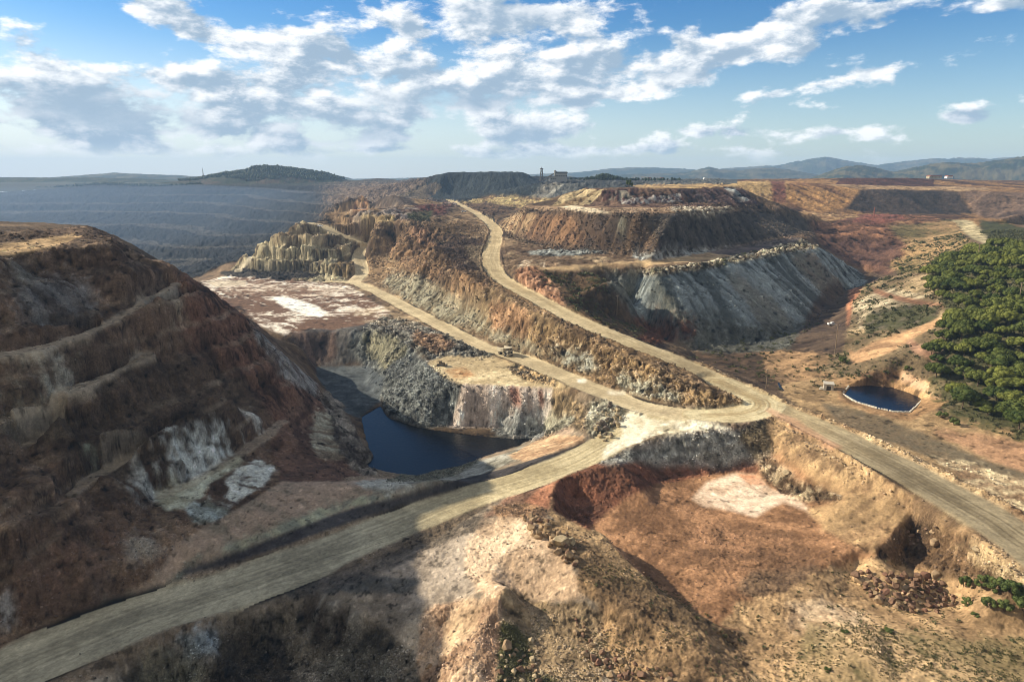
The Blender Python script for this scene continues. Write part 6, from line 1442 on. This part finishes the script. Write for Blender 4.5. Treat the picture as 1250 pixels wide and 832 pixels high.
def bulldozer(u, v, ang):
    h = hit(u, v); r = empty('bulldozer', h, math.radians(ang))
    for s in (-1, 1):
        t = MB().prism([(-2.3, .5), (-1.8, .05), (1.6, .05), (2.2, .5), (1.9, 1.0), (-1.9, 1.1)], s * 1.3 - .3, s * 1.3 + .3).build('track', M_dark, r, bevel=.05)
        w = MB()
        for k in range(5): w.tube((-1.5 + .75 * k, s * 1.3 - .33, .45), (-1.5 + .75 * k, s * 1.3 + .33, .45), .3, n=10)
        w.build('roller', M_steel, t)
    MB().box((0, 0, 1.1), (3.8, 2.0, .9)).box((1.1, 0, 1.8), (1.7, 1.3, .7)).build('body', M_yell, r, bevel=.05)
    c = MB().box((-.6, 0, 2.3), (1.5, 1.6, 1.5), .9).build('cab', M_yell, r, bevel=.04); MB().box((.17, 0, 2.45), (.05, 1.2, .8)).build('windscreen', M_glass, c); MB().box((-.6, 0, 3.1), (1.8, 1.8, .12)).build('cab_roof', M_yell, c)
    MB().prism([(2.7, .1), (2.95, .3), (2.8, .8), (2.9, 1.35), (3.1, 1.35), (3.0, .8), (3.15, .1)], -1.9, 1.9).build('blade', M_steel, r)
    MB().box((2.1, 1.1, .6), (1.5, .16, .2)).box((2.1, -1.1, .6), (1.5, .16, .2)).build('push_arm', M_yell, r); MB().tube((1.5, .4, 2.1), (1.5, .4, 2.9), .08).build('exhaust', M_dark, r)
    MB().box((-2.3, 0, .9), (.7, .3, .3)).prism([(-2.9, .1), (-2.6, .1), (-2.5, 1.3), (-2.75, 1.3)], -.12, .12).build('ripper', M_steel, r)
    tag(r, 'dark dusty bulldozer parked at the left end of the tipping terrace', 'bulldozer')
bulldozer(539, 446.5, -15)
def pickup(u, v, ang, label, mat, rmin=60, s=1.0):
    h = hit(u, v, rmin)
    r = empty('pickup_truck', h, math.radians(ang), s)
    MB().prism([(-2.6, .5), (2.6, .5), (2.65, 1.0), (1.5, 1.15), (-2.6, 1.15)], -.92, .92).build('body', mat, r, bevel=.05)
    c = MB().prism([(-.9, 1.1), (1.3, 1.1), (.75, 1.85), (-.8, 1.85)], -.85, .85).build('cab', mat, r, bevel=.04)
    MB().prism([(1.12, 1.22), (1.28, 1.22), (.8, 1.8), (.72, 1.8)], -.72, .72).build('windscreen', M_glass, c); MB().box((.05, .86, 1.48), (1.3, .04, .45)).box((.05, -.86, 1.48), (1.3, .04, .45)).build('window', M_glass, c)
    MB().box((-1.75, .86, 1.3), (1.6, .1, .35)).box((-1.75, -.86, 1.3), (1.6, .1, .35)).box((-2.56, 0, 1.3), (.1, 1.8, .35)).build('cargo_bed', mat, r)
    for x in (-1.65, 1.65):
        for y in (-.82, .82): wheel(r, x, y, .42, .3, M_steel)
    for y in (-.65, .65): MB().box((2.62, y, .85), (.08, .3, .16)).build('headlight', M_lamp, r)
    tag(r, label, 'pickup')
pickup(566, 259, 200, 'pale grey pickup parked beside the upper haul road near its far end', M_white, 700, 1.5)
pickup(391, 276.5, -30, 'tiny white pickup on the dirt road at the top of the quarry terraces', M_white, 600, 1.4)
pickup(1016, 397, 5, 'white pickup standing alone on the dark valley floor by a tall pole', M_white, 300, 1.3)
def hut(u, v):
    h = hit(u, v); r = empty('block_hut', h, math.radians(-22))
    w = MB().box((-1.9, 0, 1.4), (.25, 4.2, 2.9)).box((1.9, 0, 1.4), (.25, 4.2, 2.9)).box((0, 2.0, 1.4), (3.6, .25, 2.9)).box((-1.35, -2.0, 1.4), (.9, .25, 2.9)).box((1.35, -2.0, 1.4), (.9, .25, 2.9)).box((0, -2.0, 2.5), (1.8, .25, .7))
    w.build('wall', M_conc, r); MB().box((0, 0, 2.98), (4.5, 5.0, .22)).build('roof', M_conc, r, bevel=.03); MB().box((0, -1.9, 1.1), (1.8, .08, 2.1)).build('door', M_dark, r)
    MB().box((-2.9, -.8, .5), (1.6, 1.6, 1.0), .6).build('plinth', M_conc, r); r.scale = (1.15,) * 3
    tag(r, 'small pale concrete block hut with a dark doorway beside the blue pond', 'hut')
hut(1011, 475)
def pole(u, v, height, label, name='utility_pole', mat=None, arms=1, r0=.16, rmin=60, group=None, s=1.0):
    h = hit(u, v, rmin)
    r = empty(name, h, .4); MB().tube((0, 0, -.6), (0, 0, height), r0 * s, r0 * .7 * s, 8).build('mast', mat or M_wood, r)
    for k in range(arms):
        a = MB().box((0, 0, height - .5 - 1.1 * k), (2.4, .14 * s, .14 * s)).build('crossarm', mat or M_wood, r)
        for x in (-1.0, 0, 1.0): MB().tube((x, 0, height - .45 - 1.1 * k), (x, 0, height - .1 - 1.1 * k), .07 * s, .05, 6).build('insulator', M_white, a)
    tag(r, label, 'pole', group); return r
pole(1019, 432, 19, 'tall thin pole standing on the dark valley floor above the pond', s=1.6); pole(935, 474, 10.5, 'short wooden pole in the shaded gully left of the hut', s=1.4)
pole(753, 384, 14, 'pole on the dark slope at the left end of the grey tip face', s=1.8); pole(1193, 318, 13, 'pale pole at the upper edge of the pine wood', s=2); pole(1243, 372, 13, 'pale pole rising from the pines at the right edge of the photo', s=2)
def lattice(name, x, y, z, hh, w, mat, label, cat, cabin=False, r=.12):
    ro = empty(name, (x, y, z), .3); m = MB(); n = max(4, int(hh / (w * 1.2)))
    for k in range(n):
        a, b = k / n, (k + 1) / n; wa, wb = w * (1 - .6 * a) / 2, w * (1 - .6 * b) / 2; za, zb = a * hh, b * hh
        ca = [(-wa, -wa), (wa, -wa), (wa, wa), (-wa, wa)]; cb = [(-wb, -wb), (wb, -wb), (wb, wb), (-wb, wb)]
        for i in range(4):
            j = (i + 1) % 4; m.tube((*ca[i], za), (*cb[i], zb), r, n=4, caps=False); m.tube((*ca[i], za), (*cb[j], zb), r * .7, n=4, caps=False); m.tube((*cb[i], zb), (*cb[j], zb), r * .7, n=4, caps=False)
    m.build('lattice', mat, ro)
    if cabin: MB().box((0, 0, hh + 1), (w * .9, w * .9, 2.4)).build('head_frame', mat, ro)
    MB().tube((0, 0, hh), (0, 0, hh * 1.12 + 2), r * 1.2, r * .6, 6).build('aerial', mat, ro)
    tag(ro, label, cat)
def at_dist(u, v, d):
    p = place_at(u, v, d); return p
p = at_dist(248.5, 218, 3080); lattice('radio_mast', p[0], p[1], p[2] - 3, 42, 3.5, M_steel, 'thin radio mast at the left end of the wooded hilltop', 'mast', r=.5)
p = at_dist(329, 222, 2900); lattice('radio_mast', p[0], p[1], p[2] - 3, 38, 3, M_steel, 'pale lattice mast in front of the middle of the wooded hill', 'mast', r=.45)
p = at_dist(27, 217, 3050); 
h = hit(1066, 268, 700); lattice('drill_mast', h[0], h[1], h[2] - .5, 16, 1.8, M_rust, 'red lattice mast standing on the red ground before the long dark wall', 'mast', r=.13)
# the plant on its bench
def plant():
    x0, y0, _ = at_dist(661, 219, 1530); zb = ground_z(*at_dist(672, 220, 1530)[:2])
    zb = max(zb, at_dist(672, 220.0, 1530)[2] - 2)
    lattice('headframe_tower', x0, y0, zb - 1, 26, 6.5, M_dark, 'dark lattice tower rising left of the ore plant on the skyline', 'tower', cabin=True, r=.55)
    xb, yb, _ = at_dist(683, 219, 1530)
    r = empty('ore_plant', (xb, yb, zb - 1), 0)
    w = MB().box((4, 0, 8.5), (24, 16, 19)).box((-14, 0, 5), (14, 14, 12)).build('wall', M_corr, r)
    MB().prism([(-9.5, 18.1), (17.5, 18.1), (16, 21), (-8, 21)], -9, 9).build('roof', M_dark, r); MB().box((-14, 0, 11.6), (16, 16, 1.2)).build('roof', M_steel, r)
    for k in range(5): MB().box((-6 + 5 * k, -8.1, 12), (2.6, .25, 2.6)).build('window', M_glass, r)
    for k in range(3): MB().box((-18 + 4 * k, -7.1, 6), (2, .25, 3)).build('window', M_glass, r)
    c = MB(); c.add([(-38, -2, 1), (-38, 2, 1), (-38, 2, 4), (-38, -2, 4), (-6, -2, 19), (-6, 2, 19), (-6, 2, 22), (-6, -2, 22)], [(0, 1, 2, 3), (4, 5, 6, 7), (0, 1, 5, 4), (1, 2, 6, 5), (2, 3, 7, 6), (3, 0, 4, 7)]); c.build('conveyor', M_steel, r)
    t = MB()
    for k in range(4): t.tube((-34 + 8 * k, -1.8, -4), (-34 + 8 * k, -1.8, 3 + 4.5 * k), .5); t.tube((-34 + 8 * k, 1.8, -4), (-34 + 8 * k, 1.8, 3 + 4.5 * k), .5)
    t.build('trestle', M_dark, r); MB().tube((-10, -3, 12), (-10, -3, 24), 2.6, n=14).build('silo', M_corr, r)
    tag(r, 'grey ore crushing plant with a sloping conveyor on the skyline bench', 'plant')
plant()
def house(u, v, d, w, hh, label, mat=None, roofm=None, sink=1.0, group='small white houses on the far skyline'):
    p = at_dist(u, v, d); r = empty('far_house', (p[0], p[1], p[2] - sink), random.uniform(-.3, .3))
    MB().box((0, 0, hh / 2), (w, w * .6, hh)).build('wall', mat or M_wallw, r); MB().prism([(-w * .54, hh), (w * .54, hh), (w * .3, hh * 1.4), (-w * .3, hh * 1.4)], -w * .33, w * .33).build('roof', roofm or M_roof, r)
    for k in (-1, 0, 1): MB().box((k * w * .28, -w * .3 - .06, hh * .55), (w * .1, .12, hh * .25)).build('window', M_glass, r)
    tag(r, label, 'house', group)
hl = [(773, 'leftmost'), (779, 'second'), (786, 'third'), (792, 'fourth'), (800, 'fifth'), (808, 'sixth')]
for (u, nm), w, hh in zip(hl, (14, 10, 18, 12, 9, 14), (8, 6, 9, 7, 5, 7)): house(u, 220.3, 2100, w, hh, '%s from the left of the row of white houses right of the plant' % nm if nm != 'leftmost' else 'leftmost of the row of small white houses right of the plant', roofm=M_wallw if hh > 7 else None)
house(860.5, 220.8, 1700, 9, 6, 'lone bright white house on the skyline above the middle spoil heap', roofm=M_wallw, group=None)
house(1140, 217.6, 2000, 34, 7, 'long pale yellow building on the plain below the right hills', plain_mat('yellow_wall', (.34, .30, .20), .8), group=None); house(1158, 217.4, 2000, 18, 6, 'short pale building at the right end of the long yellow one', group=None)
# --- pond edging
def edging():
    P = [Vector(p) for p in grown(POND, POND_Z, .7)]; n = len(P); m1 = MB(); rr = random.Random(4)
    for i in range(n):
        a, b = P[i], P[(i + 1) % n]; L = (b - a).length; k = int(L / 1.1)
        far = i in (0, 1, 2, 3, 4)
        for j in range(k):
            c = a + (b - a) * ((j + .5) / k)
            if far and rr.random() < .25: continue
            s = rr.uniform(.75, 1.0) if not far else rr.uniform(.5, 1.3)
            m1.box((c.x + rr.uniform(-.15, .15), c.y + rr.uniform(-.15, .15), POND_Z + .45), (1.15 * s, .8 * s, 1.0 + .3 * rr.random()), .8, math.atan2(b.y - a.y, b.x - a.x))
    o = m1.build('pond_edging', plain_mat('limewashed_stone', (.6, .57, .48), .9, var=.25, scale=1.0), bevel=.06)
    tag(o, 'low rim of whitish stones set round the blue pond', 'edging')
edging()
flat_poly('stream', [place(u, v, 1.5)[:2] for u, v in [(949, 468), (951, 467), (954, 473), (959, 479), (958, 481), (953, 477)]], ground_z(*place(955, 474, 1)[:2]) + .12, M_lake)
# --- bushes one can count
def shrub_protos():
    out = []
    msh = foliage_mat('shrub_leaves', (.055, .080, .022), (.125, .150, .045))
    for k in range(3):
        root = empty('shrub', (0, 0, 0)); me = crown_mesh('foliage', 1.5, 1.9, 14, 110, np.random.RandomState(50 + k)); me.materials.append(msh)
        c = bpy.data.objects.new('foliage', me); COL.objects.link(c); c.parent = root; c.location = (0, 0, .3)
        t = MB()
        for j in range(4): t.tube((0, 0, -.3), (.7 * math.cos(j * 1.6), .7 * math.sin(j * 1.6), 1.3), .06, .03, 5)
        t.build('stem', M_bark, root); out.append(root)
    return out
SH = shrub_protos(); used = [False] * 3
def shrub(u, v, s, label, k, rmin=60, tall=1.0):
    h = hit(u, v, rmin)
    if h is None: return
    o = SH[k] if not used[k] else copy_tree(SH[k]); used[k] = True
    o.location = h; o.scale = (s, s, s * tall); o.rotation_euler = (0, 0, random.uniform(0, 6)); tag(o, label, 'shrub')
for i, (u, v, s, tl, lb) in enumerate([
    (1177, 716, 1.3, 1.6, 'upright green shrub standing alone above the bush thicket at the right edge'), (1199, 716, 1.6, 1.3, 'dark green shrub at the upper left of the thicket at the right edge'),
    (1216, 722, 1.9, 1.2, 'broad green shrub in the middle of the thicket at the right edge'), (1236, 728, 2.0, 1.3, 'tall green shrub of the thicket touching the right edge'), (1250, 745, 2.2, 1.3, 'largest bright green shrub cut off by the right edge'),
    (1180, 738, 1.2, 1.0, 'small shrub at the lower left corner of the thicket'), (1205, 740, 1.4, 1.1, 'round shrub at the lower edge of the thicket'), (1226, 745, 1.5, 1.1, 'low shrub between the round one and the right edge'), (1190, 752, .8, .8, 'tiny bush on bare sand below the thicket'),
    (985, 452, 1.1, 1.0, 'lone round bush on the sandy flat behind the concrete hut'), (1029, 444, 1.9, 1.3, 'tall dark bush beside the pale track head above the pond'), (1108, 452, 1.4, 1.1, 'grey green bush at the top of the cut behind the pond'),
    (1140, 455, 2.1, 1.5, 'rounded tree-like bush at the near corner of the pine wood'), (1150, 510, 1.8, 1.0, 'spreading bush at the right corner of the pond ground'), (1165, 519, 1.6, 1.2, 'dark bush at the foot of the pine wood beside the dirt plain'), (1100, 330, 1.8, 1.3, 'dark bush at the foot of the red cut'), (1032, 772, .7, .7, 'small dark bush on the sandy slope at the lower right'),
    (1010, 818, .6, .8, 'tiny bush near the bottom edge left of the lower right slope'), (1085, 770, .9, .6, 'low bush in the shadowed hollow at the lower right'), (768, 229, 3.2, 1.7, 'lone tree on the flat top of the middle mesa')]):
    shrub(u, v, s, lb, i % 3, 700 if v < 240 else 60, tl)
# --- woods on the far hills
def woodland(name, label, pts, mat, leafs=20):
    r_ = np.random.RandomState(3); v0, f0 = ICO1; n = len(pts); P = np.array([p[:3] for p in pts]); s = np.array([p[3] for p in pts])
    B = v0[None] * (1 + .5 * (r_.rand(n, len(v0), 1) - .5)) * np.array([1, 1, 1.1]) * s[:, None, None]
    co = (B + P[:, None] + np.array([0, 0, .6]) * s[:, None, None]).reshape(-1, 3); f = (f0[None] + (np.arange(n) * len(v0))[:, None, None]).reshape(-1, 3)
    o = mesh_from(name, co, f, None, mat, smooth=False); tag(o, label, 'wood', None, 'stuff')
M_wood_far = foliage_mat('far_wood', (.020, .034, .014), (.045, .060, .028))
X, Y, Z, NN = WH; r_ = random.Random(8); pts = []
for k in range(6500):
    i = r_.randrange(4, 26); j = r_.randrange(X.shape[1])
    if Z[i, j] > 97 and NN[i, j] + r_.uniform(-.25, .45) > -.05 and Z[i, j] > 104 + 8 * math.sin(j * .11): pts.append((X[i, j] + r_.uniform(-9, 9), Y[i, j] + r_.uniform(-9, 9), Z[i, j], r_.uniform(3.2, 6.5)))
woodland('woodland', 'dark wood covering the rounded hilltop beyond the great pit', pts, M_wood_far)
pts = []
for k in range(260):
    u = r_.choice([r_.gauss(738, 9), r_.uniform(695, 830), r_.gauss(738, 12)]); d = r_.uniform(1560, 1700); q = at_dist(u, 219.5, d); hmp = 10 * math.exp(-((u - 738) / 14) ** 2)
    pts.append((q[0], q[1], q[2] + r_.uniform(-1, hmp), r_.uniform(2, 4)))
woodland('tree_clump', 'dark green clump of trees right of the ore plant on the skyline', pts, M_wood_far)
pts = []
for k in range(2200):
    u = r_.uniform(-40, 245); d = r_.uniform(2850, 3200); q = at_dist(u, 219.5, d); z = ground_z(q[0], q[1])
    if vnoise2(np.float32(q[0] / 90), np.float32(q[1] / 60)) > .42: pts.append((q[0], q[1], z, r_.uniform(3, 6)))
woodland('rim_wood', 'low dark trees along the rim of the great pit at the left', pts, M_wood_far)
# ------------------------------------------------------------------ the air
def haze_box():
    me = bpy.data.meshes.new('haze'); x0, x1, y0, y1, z0, z1 = -13500, 13500, -6000, 13500, -120, 470
    vs = [(x, y, z) for z in (z0, z1) for x, y in ((x0, y0), (x1, y0), (x1, y1), (x0, y1))]
    me.from_pydata(vs, [], [(3, 2, 1, 0), (4, 5, 6, 7), (0, 1, 5, 4), (1, 2, 6, 5), (2, 3, 7, 6), (3, 0, 4, 7)])
    m = bpy.data.materials.new('haze'); m.use_nodes = True; nt = m.node_tree; nt.nodes.clear()
    v = nt.nodes.new('ShaderNodeVolumePrincipled'); v.inputs['Density'].default_value = HAZE; v.inputs['Color'].default_value = (.42, .66, 1.0, 1); v.inputs['Anisotropy'].default_value = .0
    o = nt.nodes.new('ShaderNodeOutputMaterial'); nt.links.new(v.outputs[0], o.inputs['Volume'])
    me.materials.append(m); ob = bpy.data.objects.new('haze', me); COL.objects.link(ob); ob['kind'] = 'stuff'; ob['label'] = 'thin blue haze hanging over the whole mine'; ob['category'] = 'haze'
HAZE = 0.72e-4
haze_box()
def pit_dust():
    v, f = ICO4; v = v * np.array([900, 950, 92]) * (1 + .12 * fbm3(v[:, 0], v[:, 1], v[:, 2], .8, 3, .5, 4.0)[:, None]) + np.array([-1290, 1990, 6])
    m = bpy.data.materials.new('pit_dust'); m.use_nodes = True; nt = m.node_tree; nt.nodes.clear()
    p = nt.nodes.new('ShaderNodeVolumePrincipled'); p.inputs['Density'].default_value = 2.2e-4; p.inputs['Color'].default_value = (.42, .66, 1.0, 1)
    o = nt.nodes.new('ShaderNodeOutputMaterial'); nt.links.new(p.outputs[0], o.inputs['Volume'])
    ob = mesh_from('dust_haze', v, f, None, m); tag(ob, 'blue dusty haze filling the great pit at the left', 'haze', None, 'stuff')
pit_dust()
print('script done', round(time.time() - T0, 1))
